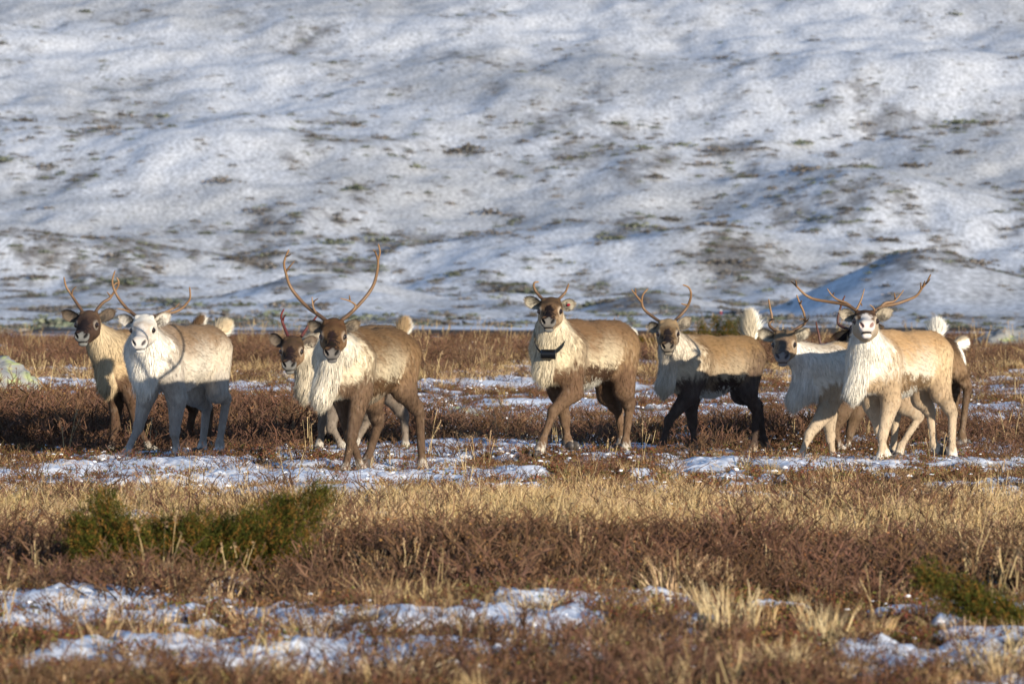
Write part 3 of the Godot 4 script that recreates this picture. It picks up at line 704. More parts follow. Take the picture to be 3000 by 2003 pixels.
	# --- antlers
	for A in K.ants:
		if A.size() == 0: continue
		var av := PackedVector3Array()
		var an := PackedVector3Array()
		var ac := PackedColorArray()
		var ai := PackedInt32Array()
		var c0 := lin(Color8(80, 61, 45))
		var c1 := lin(Color8(140, 108, 76))
		if K.key == "C": c0 = lin(Color8(74, 38, 34)); c1 = lin(Color8(112, 52, 46))
		if K.key == "H": c0 = lin(Color8(54, 38, 34)); c1 = lin(Color8(96, 62, 54))
		for bi in A.size():
			var pts: Array = A[bi].duplicate()
			var len_ := 0.0
			for i in pts.size() - 1: len_ += (pts[i + 1] - pts[i]).length()
			if bi == 0:
				pts[0] = (pts[0] as Vector3).lerp(head + HB * (Vector3(-0.035, 0.07, 0.0) * hs), 0.25)
				var thick := clampf(0.011 + 0.006 * len_, 0.012, 0.0165)
				tube(av, an, ac, ai, pts, thick, 0.0055, c0, c1, 8, 1.3)
			else:
				tube(av, an, ac, ai, pts, clampf(0.0065 + 0.018 * len_, 0.007, 0.0115), 0.003, c0.lerp(c1, 0.5), c1, 7, 1.2)
		add_mesh("antler", mesh_of(av, an, ac, ai), antler_mat, root)
	# --- tail
	make_tail(root, K.tail, s, coat, fur_mat)
	# --- hooves
	for i in 4:
		make_hoof(root, legs[i][2], legs[i][3], s, hoof_mat)
	return root

func make_ear(root: Node3D, b: Vector3, t: Vector3, fw: Vector3, coat: Dictionary, mat: Material, tagged: bool) -> void:
	var axis := t - b
	var len_ := axis.length()
	var ax := axis / len_
	var front := (fw - ax * fw.dot(ax)).normalized()
	var side := ax.cross(front).normalized()
	var v := PackedVector3Array()
	var n := PackedVector3Array()
	var c := PackedColorArray()
	var idx := PackedInt32Array()
	var rows := 12
	var cols := 9
	# two skins, the inner one a little in front: a cupped leaf with thickness
	for skin in 2:
		var base := v.size()
		for i in rows + 1:
			var u := float(i) / rows
			var w := 0.046 * pow(sin(PI * clampf(0.12 + 0.86 * pow(u, 1.25), 0.0, 1.0)), 0.60) + 0.005
			for j in cols + 1:
				var q := (float(j) / cols - 0.5) * 2.0
				var a := q * 1.15
				var cup := front * ((1.0 - cos(a)) * w * 0.95 - 0.010)
				var p := b + ax * (u * len_) + side * (sin(a) * w) + cup + front * (0.007 * (1.0 - q * q) * sin(PI * clampf(u, 0.02, 1.0)) if skin == 1 else 0.0)
				v.append(p)
				var nn := (front * cos(a) - side * sin(a)) * (1.0 if skin == 1 else -1.0)
				n.append(nn.normalized())
				var jig := n_fine.get_noise_3d(p.x * 60.0, p.y * 60.0, p.z * 60.0)
				var e: Color = coat.ear.lerp(coat.face, 0.6)
				if skin == 1:
					e = coat.ear.lerp(Color(0.035, 0.03, 0.027), smoothstep(0.85, 0.30, u + jig * 0.35) * smoothstep(0.85, 0.30, absf(q - 0.25) + jig * 0.4) * 0.9)
					e = e.lerp(coat.face * 0.5, smoothstep(0.78, 0.95, maxf(absf(q), u)) * 0.7)
				c.append(e * (1.0 + 0.3 * jig))
		for i in rows:
			for j in cols:
				var p := base + i * (cols + 1) + j
				var d := p + cols + 1
				idx.append_array(PackedInt32Array([p, p + 1, d, p + 1, d + 1, d]))
	var ear := add_mesh("ear", mesh_of(v, n, c, idx), mat, root)
	# fringe of hair round the rim
	var fv := PackedVector3Array()
	var fn := PackedVector3Array()
	var fc := PackedColorArray()
	for k in 420:
		var i := rng.randi() % v.size()
		var out := (v[i] - (b + ax * len_ * 0.5))
		var d := (ax * 0.7 + out.normalized() * 0.6 + n[i] * 0.4 + Vector3(rng.randfn(), rng.randfn(), rng.randfn()) * 0.2).normalized()
		hair(fv, fn, fc, v[i], n[i], d, 0.012 + 0.008 * rng.randf(), 0.0018, c[i].lerp(coat.ear, 0.4) * (0.85 + 0.4 * rng.randf()))
	add_mesh("ear_hair", mesh_of(fv, fn, fc), mat, ear)
	if tagged:
		var m := add_mesh("ear_tag", lump(b + ax * len_ * 0.52 + front * 0.012, Vector3(0.010, 0.014, 0.005), Basis(side, ax, front), Color(0.20, 0.012, 0.02)), mat, ear)
		m.set_meta("label", "small red ear tag")

func make_tail(root: Node3D, T: Array, s: float, coat: Dictionary, mat: Material) -> void:
	var a: Vector3 = T[0]
	var b: Vector3 = T[1]
	var w: float = T[2]
	# grow out of the croup
	var start := Vector3(-0.50 * s, 0.93 * s, 0.0)
	a = a.lerp(start, 0.6)
	var ax := (b - a)
	var len_ := ax.length()
	ax /= len_
	var back := Vector3(-1, 0, 0)
	back = (back - ax * back.dot(ax)).normalized()
	var side := ax.cross(back).normalized()
	var core := PackedVector3Array()
	var cn := PackedVector3Array()
	var cc := PackedColorArray()
	var ci := PackedInt32Array()
	tube(core, cn, cc, ci, [start, a.lerp(b, 0.15), a.lerp(b, 0.5), a.lerp(b, 0.85)], 0.045 * s, w * 0.18, coat.tailup, coat.tailup.lerp(lin(Color8(246, 240, 228)), 0.6), 9, 1.0)
	var white := lin(Color8(248, 242, 228))
	var v := PackedVector3Array()
	var n := PackedVector3Array()
	var c := PackedColorArray()
	for k in 3600:
		var u := pow(rng.randf(), 0.8)
		var an := rng.randf() * TAU
		var rad := side * cos(an) + back * sin(an)
		# a brush: narrow at the root, widest past the middle, closing to a ragged tip
		var env := w * 0.50 * pow(sin(PI * clampf(0.12 + u * 0.86, 0.0, 1.0)), 0.8)
		var p := a + ax * len_ * u * 0.85 + rad * env * sqrt(rng.randf())
		var d := (ax * 1.0 + rad * 0.42 + Vector3(rng.randfn(), rng.randfn(), rng.randfn()) * 0.20).normalized()
		# upper side brownish, underside white
		var col: Color = coat.tailup.lerp(white, smoothstep(-0.35, 0.15, sin(an)))
		hair(v, n, c, p, (rad + ax * 0.2).normalized(), d, (0.030 + 0.30 * w + 0.22 * len_ * (1.0 - u)) * (0.4 + 0.9 * rng.randf()), 0.0024, col * (0.9 + 0.18 * rng.randf()))
	var t := add_mesh("tail", mesh_of(core, cn, cc, ci), mat, root)
	add_mesh("tail_hair", mesh_of(v, n, c), mat, t)

func make_hoof(root: Node3D, pas: Vector3, toe: Vector3, s: float, mat: Material) -> void:
	var dir := toe - pas
	dir.y = 0.0
	if dir.length() < 0.02: dir = Vector3(1, 0, 0)
	dir = (dir.normalized() * 0.6 + Vector3(0.4, 0, 0)).normalized()
	var side := dir.cross(Vector3.UP).normalized()
	var base := pas.lerp(toe, 0.75)
	base.y = maxf(toe.y, -0.03) + 0.0
	var v := PackedVector3Array()
	var n := PackedVector3Array()
	var c := PackedColorArray()
	var idx := PackedInt32Array()
	var dark := Color(0.075, 0.066, 0.058)
	for z in [-1.0, 1.0]:
		var h := lump(base + dir * 0.035 * s + side * 0.024 * s * z + Vector3(0, 0.018, 0), Vector3(0.052, 0.036, 0.024) * s, Basis(dir, Vector3.UP, side).rotated(Vector3.UP, -0.12 * z), dark, 6, 8)
		var ar := h.surface_get_arrays(0)
		var off := v.size()
		v.append_array(ar[Mesh.ARRAY_VERTEX]); n.append_array(ar[Mesh.ARRAY_NORMAL]); c.append_array(ar[Mesh.ARRAY_COLOR])
		for i in (ar[Mesh.ARRAY_INDEX] as PackedInt32Array): idx.append(i + off)
		# dew claws
		var h2 := lump(base - dir * 0.045 * s + side * 0.026 * s * z + Vector3(0, 0.035, 0), Vector3(0.018, 0.022, 0.013) * s, Basis(dir, Vector3.UP, side), dark, 4, 6)
		ar = h2.surface_get_arrays(0)
		off = v.size()
		v.append_array(ar[Mesh.ARRAY_VERTEX]); n.append_array(ar[Mesh.ARRAY_NORMAL]); c.append_array(ar[Mesh.ARRAY_COLOR])
		for i in (ar[Mesh.ARRAY_INDEX] as PackedInt32Array): idx.append(i + off)
	add_mesh("hoof", mesh_of(v, n, c, idx), mat, root)

# ------------------------------------------------------------------ plants
func ribbon(v: PackedVector3Array, n: PackedVector3Array, c: PackedColorArray, a: Vector3, b: Vector3, wa: float, wb: float, ca: Color, cb: Color) -> void:
	var d := (b - a).normalized()
	var s := d.cross(Vector3(rng.randfn(), rng.randfn() * 0.3, rng.randfn())).normalized()
	var nn := s.cross(d).normalized()
	# rounded shading: normals lean to the sides
	var pts := [a - s * wa, a + s * wa, b + s * wb, b - s * wb]
	var nor := [(nn - s * 0.6).normalized(), (nn + s * 0.6).normalized(), (nn + s * 0.6).normalized(), (nn - s * 0.6).normalized()]
	var cs := [ca, ca, cb, cb]
	for i in [0, 1, 2, 0, 2, 3]:
		v.append(pts[i]); n.append(nor[i]); c.append(cs[i])

func leaf(v: PackedVector3Array, n: PackedVector3Array, c: PackedColorArray, p: Vector3, size: float, col: Color) -> void:
	var d := Vector3(rng.randfn(), rng.randfn() * 0.6 + 0.5, rng.randfn()).normalized()
	var s := d.cross(Vector3(rng.randfn(), rng.randfn(), rng.randfn())).normalized()
	var nn := s.cross(d).normalized()
	for q in [p, p + d * size * 0.5 + s * size * 0.35, p + d * size, p, p + d * size, p + d * size * 0.5 - s * size * 0.35]:
		v.append(q); n.append(nn); c.append(col)

func shrub_mesh(stems: int, spread: float, leafy: float) -> ArrayMesh:
	# a dwarf birch: bare brown-red twigs forking upwards; about one metre tall before scaling
	var v := PackedVector3Array()
	var n := PackedVector3Array()
	var c := PackedColorArray()
	for k in stems:
		var an := rng.randf() * TAU
		var p := Vector3(cos(an), 0, sin(an)) * rng.randf() * spread * 0.45
		var dir := Vector3(cos(an) * rng.randf_range(0.1, 0.9), 1.0, sin(an) * rng.randf_range(0.1, 0.9)).normalized()
		var h := rng.randf_range(0.5, 1.0)
		var tone := rng.randf()
		var bark := Color(0.042, 0.030, 0.024).lerp(Color(0.112, 0.071, 0.050), tone)
		var tip := bark.lerp(Color(0.125, 0.070, 0.043), 0.7)
		var w := rng.randf_range(0.013, 0.022)
		var seg := 4
		for i in seg:
			var q := p + dir * h / seg
			ribbon(v, n, c, p, q, w, w * 0.84, bark.lerp(tip, float(i) / seg), bark.lerp(tip, float(i + 1) / seg))
			w *= 0.84
			if i > 0:
				for f in 2:
					var sd := (dir + Vector3(rng.randfn(), rng.randfn() * 0.4, rng.randfn()) * 0.65).normalized()
					var e := q + sd * h * rng.randf_range(0.12, 0.30)
					ribbon(v, n, c, q, e, w * 0.85, w * 0.55, tip, tip * 1.15)
					if rng.randf() < leafy:
						leaf(v, n, c, e, 0.045, Color(0.15, 0.062, 0.028).lerp(Color(0.22, 0.12, 0.05), rng.randf()))
			p = q
			dir = (dir + Vector3(rng.randfn(), rng.randfn() * 0.3, rng.randfn()) * 0.22).normalized()
	return mesh_of(v, n, c)

func grass_mesh(blades: int, spread: float, lean: float, pale: Color, dark: Color) -> ArrayMesh:
	var v := PackedVector3Array()
	var n := PackedVector3Array()
	var c := PackedColorArray()
	for k in blades:
		var an := rng.randf() * TAU
		var p := Vector3(cos(an), 0, sin(an)) * sqrt(rng.randf()) * spread
		var h := rng.randf_range(0.45, 1.0)
		var out := Vector3(cos(an), 0, sin(an)) * lean * rng.randf() + Vector3(rng.randfn(), 0, rng.randfn()) * 0.10
		var w := rng.randf_range(0.009, 0.018)
		var col := dark.lerp(pale, rng.randf())
		var prev := p
		for i in 3:
			var u := (i + 1) / 3.0
			var q := p + Vector3(0, h * u * (1.0 - 0.25 * lean * u), 0) + out * u * u * h
			ribbon(v, n, c, prev, q, w * (1.0 - i * 0.28), w * (0.72 - i * 0.28), col, col)
			prev = q
	return mesh_of(v, n, c)

func heath_mesh() -> ArrayMesh:
	# a low cushion of crowberry, heather and bilberry: short stems closely set with tiny leaves
	var v := PackedVector3Array()
	var n := PackedVector3Array()
	var c := PackedColorArray()
	for k in 60:
		var an := rng.randf() * TAU
		var p := Vector3(cos(an), 0, sin(an)) * sqrt(rng.randf()) * 0.9
		var q := p + Vector3(rng.randfn() * 0.18, rng.randf_range(0.3, 1.0), rng.randfn() * 0.18)
		ribbon(v, n, c, p, q, 0.018, 0.012, Color(0.07, 0.035, 0.022), Color(0.12, 0.055, 0.03))
		var tone := rng.randf()
		var col := Color(0.15, 0.066, 0.030).lerp(Color(0.22, 0.12, 0.045), rng.randf())
		if tone < 0.28: col = Color(0.10, 0.10, 0.025)
		elif tone < 0.5: col = Color(0.13, 0.04, 0.028)
		for f in 5:
			leaf(v, n, c, p.lerp(q, rng.randf_range(0.35, 1.05)), rng.randf_range(0.10, 0.18), col * (0.8 + 0.4 * rng.randf()))
	return mesh_of(v, n, c)

func stalk_mesh(parts := 5) -> ArrayMesh:
	# tall thin straws with a small seed head
	var v := PackedVector3Array()
	var n := PackedVector3Array()
	var c := PackedColorArray()
	for k in parts:
		var p := Vector3(rng.randfn(), 0, rng.randfn()) * 0.10
		var lean := Vector3(rng.randfn(), 0, rng.randfn()) * 0.12
		var h := rng.randf_range(0.6, 1.0)
		var prev := p
		var col := Color(0.36, 0.25, 0.12).lerp(Color(0.50, 0.38, 0.20), rng.randf())
		for i in 4:
			var u := (i + 1) / 4.0
			var q := p + Vector3(0, h * u, 0) + lean * u * u
			ribbon(v, n, c, prev, q, 0.0055, 0.005, col, col)
			prev = q
		for i in 6:
			leaf(v, n, c, prev + Vector3(rng.randfn() * 0.012, -0.02 * i, rng.randfn() * 0.012), 0.045, Color(0.26, 0.17, 0.10))
	return mesh_of(v, n, c)

func snow_mesh() -> ArrayMesh:
	var v := PackedVector3Array()
	var n := PackedVector3Array()
	var c := PackedColorArray()
	var idx := PackedInt32Array()
	var ph := rng.randf() * 10.0
	for i in 7:
		var th := PI * 0.62 * i / 6.0
		for j in 9:
			var a := TAU * j / 9.0
			var u := Vector3(sin(th) * cos(a), cos(th) * 0.6, sin(th) * sin(a))
			u *= 1.0 + 0.45 * n_fine.get_noise_3d(u.x * 6.0 + ph, u.y * 6.0, u.z * 6.0)
			v.append(u)
			n.append((u * Vector3(1, 1.6, 1)).normalized())
			c.append(Color(0.86, 0.87, 0.89))
	for i in 6:
		for j in 9:
			var p := i * 9 + j
			var q := i * 9 + (j + 1) % 9
			idx.append_array(PackedInt32Array([p, q, p + 9, q, q + 9, p + 9]))
	return mesh_of(v, n, c, idx)

func scatter(called: String, label: String, category: String, meshes: Array, mat: Material, spots: Array) -> void:
	# spots: [variant, Transform3D, Color]
	var root := Node3D.new()
	root.name = called
	add_child(root)
	tag(root, label, category, "", "stuff")
	for k in meshes.size():
		var mine := []
		for sp in spots:
			if sp[0] == k: mine.append(sp)
		if mine.is_empty(): continue
		var mm := MultiMesh.new()
		mm.transform_format = MultiMesh.TRANSFORM_3D
		mm.use_colors = true
		mm.mesh = meshes[k]
		mm.instance_count = mine.size()
		for i in mine.size():
			mm.set_instance_transform(i, mine[i][1])
			mm.set_instance_color(i, mine[i][2])
		var o := MultiMeshInstance3D.new()
		o.name = category.replace(" ", "_")
		o.multimesh = mm
		o.material_override = mat
		root.add_child(o, true)
		o.set_meta("kind", "stuff")

func spot(x: float, z: float, size: float, tall: float, sink := 0.01) -> Transform3D:
	var b := Basis(Vector3.UP, rng.randf() * TAU).scaled(Vector3(size, tall, size))
	return Transform3D(b, Vector3(x, ground_h(x, z) - sink, z))

func near_hoof(x: float, z: float) -> bool:
	for k in HERD:
		var dx: float = x - k.pos.x
		var dz: float = z - k.pos.z
		if dx * dx + dz * dz < 0.55: return true
	return false

# how much of each plant grows at a distance d and place x: shrub, grass, heath and their heights
func growth(x: float, d: float) -> Array:
	var wob := n_mid.get_noise_2d(x * 0.8, 3.0) * 2.6 + n_fine.get_noise_2d(x * 0.6, 8.0) * 1.0
	var e := d + wob * d / 45.0
	var sh := 0.55
	var gr := 0.3
	var he := 0.5
	var shh := 0.15
	var grh := 0.17
	if e < 24.7: sh = 0.8; gr = 0.25; he = 0.6; shh = 0.15; grh = 0.15
	elif e < 29.0: sh = 0.5; gr = 0.22; he = 0.55; shh = 0.13; grh = 0.14
	elif e < 33.3: sh = 1.0; gr = 0.25; he = 0.3; shh = 0.22; grh = 0.20
	elif e < 39.8: sh = 0.34; gr = 1.2; he = 0.05; shh = 0.20; grh = 0.20
	elif e < 46.0: sh = 0.22; gr = 0.42; he = 0.45; shh = 0.14; grh = 0.11
	elif e < 50.0: sh = 0.42; gr = 0.12; he = 0.95; shh = 0.15; grh = 0.13
	elif e < 56.5: sh = 0.78; gr = 0.06; he = 0.85; shh = 0.20; grh = 0.16
	elif e < 73.0: sh = 0.55; gr = 0.08; he = 0.95; shh = 0.13; grh = 0.14
	elif e < 82.0: sh = 0.4; gr = 0.55; he = 0.5; shh = 0.18; grh = 0.17
	elif e < 90.0: sh = 0.85; gr = 0.22; he = 0.3; shh = 0.27; grh = 0.26
	else: sh = 0.95; gr = 0.1; he = 0.4; shh = 0.17; grh = 0.18
	if x < -1.4 and e > 50.0 and e < 60.0: sh = 1.0; shh = 0.30
	return [sh, gr, he, shh, grh]

func make_collar(animal: Node3D, K: Dictionary) -> void:
	var root := Node3D.new()
	root.name = numbered("tracking_collar")
	add_child(root)
	root.transform = animal.transform
	tag(root, "black tracking collar with a box hanging from its strap round a reindeer's neck", "collar")
	var black := StandardMaterial3D.new()
	black.albedo_color = Color(0.045, 0.045, 0.05)
	black.roughness = 0.28
	var web := StandardMaterial3D.new()
	web.albedo_color = Color(0.10, 0.12, 0.13)
	web.roughness = 0.5
	# the box: a rounded cylinder lying across the throat
	var box: Vector3 = K.collar
	var s: float = K.s
	var head: Vector3 = K.head
	var fw: Vector3 = (K.fwd as Vector3).normalized()
	var hz := fw.cross(Vector3.UP).normalized()
	var nb := Vector3(0.36 * s, 0.85 * s, 0)
	var nh := head - fw * 0.065
	var back := (nb.lerp(nh, 0.55) + Vector3(0, 0.10, 0)) - fw * 0.12
	box += fw * 0.045
	var cyl := CylinderMesh.new()
	cyl.top_radius = 0.038
	cyl.bottom_radius = 0.038
	cyl.height = 0.098
	cyl.radial_segments = 28
	var b := add_mesh("transmitter_box", cyl, black, root)
	b.transform = Transform3D(Basis(hz.cross(fw).normalized(), hz, fw).orthonormalized(), box)
	b.basis = Basis(fw, hz, -fw.cross(hz) * -1.0).orthonormalized()
	for e in [-1.0, 1.0]:
		var cap := CylinderMesh.new()
		cap.top_radius = 0.034 if e > 0 else 0.0405
		cap.bottom_radius = 0.0405 if e > 0 else 0.034
		cap.height = 0.008
		cap.radial_segments = 28
		var m := add_mesh("end_cap", cap, black, b)
		m.position = Vector3(0, 0.052 * e, 0)
	# the strap: a flat loop round the neck
	var v := PackedVector3Array()
	var n := PackedVector3Array()
	var c := PackedColorArray()
	var idx := PackedInt32Array()
	var mid := (box + back) * 0.5
	var ay := (box - back) * 0.5
	var steps := 40
	var wide := ay.cross(hz).normalized() * 0.017
	for i in steps + 1:
		var a := TAU * i / steps
		var rim := ay * cos(a) * 1.0 + hz * 0.128 * sin(a)
		for k in 2:
			v.append(mid + rim + wide * (k * 2 - 1))
			n.append(rim.normalized())
			c.append(Color(1, 1, 1))
		if i < steps:
			var q := i * 2
			idx.append_array(PackedInt32Array([q, q + 1, q + 2, q + 1, q + 3, q + 2]))
	add_mesh("strap", mesh_of(v, n, c, idx), web, root)

func brush_mesh() -> ArrayMesh:
	# a low wind-clipped bush seen from afar: a heap of small twig and leaf faces
	var v := PackedVector3Array()
	var n := PackedVector3Array()
	var c := PackedColorArray()
	for k in 70:
		var p := Vector3(rng.randfn() * 0.42, 0, rng.randfn() * 0.42)
		p.y = absf(rng.randfn()) * 0.35 * (1.2 - minf(1.0, p.length()))
		var col := Color(0.075, 0.075, 0.068).lerp(Color(0.19, 0.16, 0.14), rng.randf())
		leaf(v, n, c, p, rng.randf_range(0.22, 0.45), col)
	return mesh_of(v, n, c)

func make_juniper(label: String, at: Vector3, size: Vector3, sprays: int, mat: Material, twig: Material, stems: Array) -> void:
	var root := Node3D.new()
	root.name = numbered("juniper_bush")
	add_child(root)
	root.position = at
	tag(root, label, "juniper bush", "juniper bushes on the heath")
	var v := PackedVector3Array()
	var n := PackedVector3Array()
	var c := PackedColorArray()
	var idx := PackedInt32Array()
	var fv := PackedVector3Array()
	var fn := PackedVector3Array()
	var fc := PackedColorArray()
	for st in stems:
		# st: foot x, tip x, tip height (shares of the size), depth
		var p0 := Vector3(st[0] * size.x, -0.02, 0.0)
		var p2 := Vector3(st[1] * size.x, st[2] * size.y, st[3] * size.z)
		var p1 := p0.lerp(p2, 0.5) + Vector3(0, -0.05 * size.y, 0)
		tube(v, n, c, idx, [p0, p1, p2], 0.012, 0.003, Color(0.09, 0.055, 0.035), Color(0.12, 0.075, 0.045), 5, 1.0, 3)
		for k in sprays:
			var u := pow(rng.randf(), 0.7)
			var q := p0.lerp(p1, minf(1.0, u * 2.0)) if u < 0.5 else p1.lerp(p2, u * 2.0 - 1.0)
			var spread := 0.20 * size.y * (1.15 - 0.8 * u) + 0.02
			q += Vector3(rng.randfn(), rng.randfn() * 0.8, rng.randfn()) * spread * 0.75
			if q.y < 0.0: q.y = rng.randf() * 0.05
			var d := ((p2 - p0).normalized() * 0.9 + Vector3(rng.randfn(), rng.randfn() + 0.5, rng.randfn()) * 0.5).normalized()
			var old := rng.randf()
			var col := Color(0.022, 0.030, 0.008).lerp(Color(0.080, 0.074, 0.013), rng.randf())
			if old < 0.24: col = Color(0.16, 0.078, 0.02)
			# a sprig set with needles
			for f in 7:
				var a := q + d * (f * 0.0065)
				var nd := (d * 0.6 + Vector3(rng.randfn(), rng.randfn(), rng.randfn()) * 0.7).normalized()
				var sd := nd.cross(Vector3(rng.randfn(), rng.randfn(), rng.randfn())).normalized()
				var nn := sd.cross(nd).normalized()
				fv.append(a - sd * 0.0022); fv.append(a + nd * 0.017); fv.append(a + sd * 0.0022)
				var cc := col * (0.75 + 0.6 * rng.randf())
				for t in 3:
					fn.append(nn); fc.append(cc)
	add_mesh("stems", mesh_of(v, n, c, idx), twig, root)
	add_mesh("foliage", mesh_of(fv, fn, fc), mat, root)

func make_boulder(label: String, at: Vector3, r: Vector3, mat: Material, lichen: float, group := "") -> void:
	var v := PackedVector3Array()
	var n := PackedVector3Array()
	var c := PackedColorArray()
	var idx := PackedInt32Array()
	var rings := 30
	var segs := 44
	for i in rings + 1:
		var th := PI * i / rings
		for j in segs:
			var ph := TAU * j / segs
			var u := Vector3(sin(th) * cos(ph), cos(th), sin(th) * sin(ph))
			var o := n_mid.get_noise_3d(u.x * 2.6 + at.x, u.y * 2.6, u.z * 2.6 + at.z) * 0.38 + n_fine.get_noise_3d(u.x * 2.0, u.y * 2.0 + at.z, u.z * 2.0) * 0.10
			v.append(u * r * (1.0 + o))
			var t := n_fine.get_noise_3d(u.x * 3.0, u.y * 3.0, u.z * 3.0 + at.x) + 0.4 * n_fine.get_noise_3d(u.x * 11.0, u.y * 11.0, u.z * 11.0)
			var stone := Color(0.16, 0.16, 0.155).lerp(Color(0.30, 0.29, 0.27), n_fine.get_noise_3d(u.x * 8.0, u.z * 8.0, u.y * 8.0) * 0.5 + 0.5)
			c.append(stone.lerp(Color(0.33, 0.36, 0.15), smoothstep(0.25 - lichen, 0.36 - lichen, t)))
	for i in rings:
		for j in segs:
			var a := i * segs + j
			var b := i * segs + (j + 1) % segs
			idx.append_array(PackedInt32Array([a, b, a + segs, b, b + segs, a + segs]))
	n.resize(v.size())
	for k in range(0, idx.size(), 3):
		var nn := (v[idx[k + 2]] - v[idx[k]]).cross(v[idx[k + 1]] - v[idx[k]])
		for q in 3: n[idx[k + q]] += nn
	for k in n.size():
		n[k] = n[k].normalized()
		if n[k].dot(v[k]) < 0.0: n[k] = -n[k]
	var o := add_mesh(numbered("boulder"), mesh_of(v, n, c, idx), mat, self)
	o.position = at
	tag(o, label, "boulder", group)

func make_tussock(label: String, x: float, d: float, w: float, h: float, blades: int, mat: Material, lean: float) -> void:
	var m := grass_mesh(blades, 0.30, lean, Color(0.58, 0.46, 0.27), Color(0.36, 0.25, 0.12))
	var o := add_mesh(numbered("grass_tussock"), m, mat, self)
	o.position = Vector3(x, ground_h(x, -d) - 0.01, -d)
	o.scale = Vector3(w, h, w)
	tag(o, label, "grass tussock", "tall dry grass tussocks")

func _ready() -> void:
	rng.seed = 77
	# ---------------- camera: a standing photographer with a 219 mm lens
	var cam := Camera3D.new()
	cam.name = "camera"
	cam.position = Vector3(0, 1.68, 0)
	cam.rotation.x = -0.01563
	cam.far = 4000.0
	cam.near = 0.5
	var ca := CameraAttributesPhysical.new()
	ca.frustum_focal_length = 219.3
	ca.frustum_focus_distance = 46.8
	ca.exposure_aperture = 8.0
	ca.frustum_far = 4000.0
	ca.frustum_near = 0.5
	cam.attributes = ca
	cam.fov = 6.271
	add_child(cam)
	# ---------------- sky, sun, exposure
	var we := WorldEnvironment.new()
	we.name = "environment"
	var env := Environment.new()
	env.background_mode = Environment.BG_SKY
	var sm := ProceduralSkyMaterial.new()
	sm.sky_top_color = Color(0.33, 0.47, 0.65)
	sm.sky_horizon_color = Color(0.75, 0.80, 0.85)
	sm.sky_curve = 0.16
	sm.ground_bottom_color = Color(0.30, 0.30, 0.32)
	sm.ground_horizon_color = Color(0.50, 0.62, 0.78)
	sm.sun_angle_max = 0.5
	var sky := Sky.new()
	sky.sky_material = sm
	env.sky = sky
	env.background_energy_multiplier = 0.95
	env.tonemap_mode = Environment.TONE_MAPPER_LINEAR
	env.tonemap_exposure = 1.6
	env.sdfgi_enabled = true
	env.ssao_enabled = true
	env.ssil_enabled = true
	we.environment = env
	add_child(we)
	var sun := DirectionalLight3D.new()
	sun.name = "sun"
	sun.light_color = Color(1.0, 0.96, 0.89)
	sun.light_energy = 1.6
	sun.light_angular_distance = 0.7
	sun.shadow_enabled = true
	sun.rotation = Vector3(deg_to_rad(-10.5), deg_to_rad(34.0), 0)
	add_child(sun)

	n_big.seed = 11; n_big.frequency = 0.030; n_big.fractal_octaves = 4
	n_mid.seed = 5; n_mid.frequency = 0.42; n_mid.fractal_octaves = 3
	n_fine.seed = 23; n_fine.frequency = 1.1; n_fine.fractal_octaves = 3
	n_grain.seed = 3; n_grain.frequency = 7.0; n_grain.fractal_octaves = 2
	n_ridge.seed = 31; n_ridge.frequency = 0.022; n_ridge.fractal_octaves = 3

	# ---------------- ground
	var gm := vmat(0.95, 0.2)
	gm.albedo_texture = noise_tex(3, 0.02, Color(0.72, 0.72, 0.74), Color(1, 1, 1), 1024, 5)
	gm.uv1_triplanar = true
	gm.uv1_world_triplanar = true
	gm.uv1_scale = Vector3.ONE * 0.7
	var ground := add_mesh("ground", height_sheet(-8.0, 8.0, 300, -16.0, -61.0, 860, ground_vertex, ground_color), gm, self)
	tag(ground, "heath ground with brown litter and patches of snow under the herd", "ground", "", "structure")
	var ground2 := add_mesh("ground_behind_the_herd", height_sheet(-13.0, 13.0, 190, -60.8, -160.0, 560, func(x, z): return ground_vertex(x, z) - 0.01 * smoothstep(-61.1, -60.8, z), ground_color), gm, self)
	tag(ground2, "heath ground rising behind the herd with streaks of snow", "ground", "", "structure")
	var outer := add_mesh("ground_beyond", height_sheet(-160.0, 160.0, 80, 30.0, -160.0, 60, func(x, z): return -0.45 if absf(x) < (8.5 if z > -56.0 else 13.5) and z < -15.0 else -0.06 - 1.1 * smoothstep(100.0, 150.0, -z), ground_color), gm, self)
	tag(outer, "surrounding heath beyond the herd", "ground", "", "structure")
	var hm := vmat(0.95, 0.2)
	hm.albedo_texture = noise_tex(8, 0.03, Color(0.58, 0.58, 0.58), Color(1, 1, 1), 2048, 6)
	hm.uv1_triplanar = true
	hm.uv1_world_triplanar = true
	hm.uv1_scale = Vector3(0.035, 0.035, 0.020)
	var valley := add_mesh("valley", height_sheet(-75.0, 75.0, 260, -140.0, -420.0, 260, hill_h, hill_color), hm, self)
	tag(valley, "snowy valley floor with hummocks behind the heath", "valley", "", "structure")
	var hill := add_mesh("mountainside", height_sheet(-150.0, 150.0, 620, -420.0, -900.0, 640, hill_h, hill_color), hm, self)
	tag(hill, "snow-dusted mountainside filling the background", "mountainside", "", "structure")
	print("terrain done ", Time.get_ticks_msec())

	# ---------------- the herd
	var fur := vmat(0.85, 0.15)
	var antler_mat := vmat(0.5, 0.4)
	var eye_mat := vmat(0.06, 0.6)
	var hoof_mat := vmat(0.5, 0.4)
	var collar_at: Node3D = null
	for K in HERD:
		var r := make_reindeer(K, fur, antler_mat, eye_mat, hoof_mat)
		if K.key == "E":
			make_collar(r, K)
	print("herd done ", Time.get_ticks_msec())

	# ---------------- plants and stones
	var leafm := vmat(0.9, 0.2)
	var twigm := vmat(0.95, 0.08)
	var snowm := vmat(0.9, 0.25)
	var shrubs := []
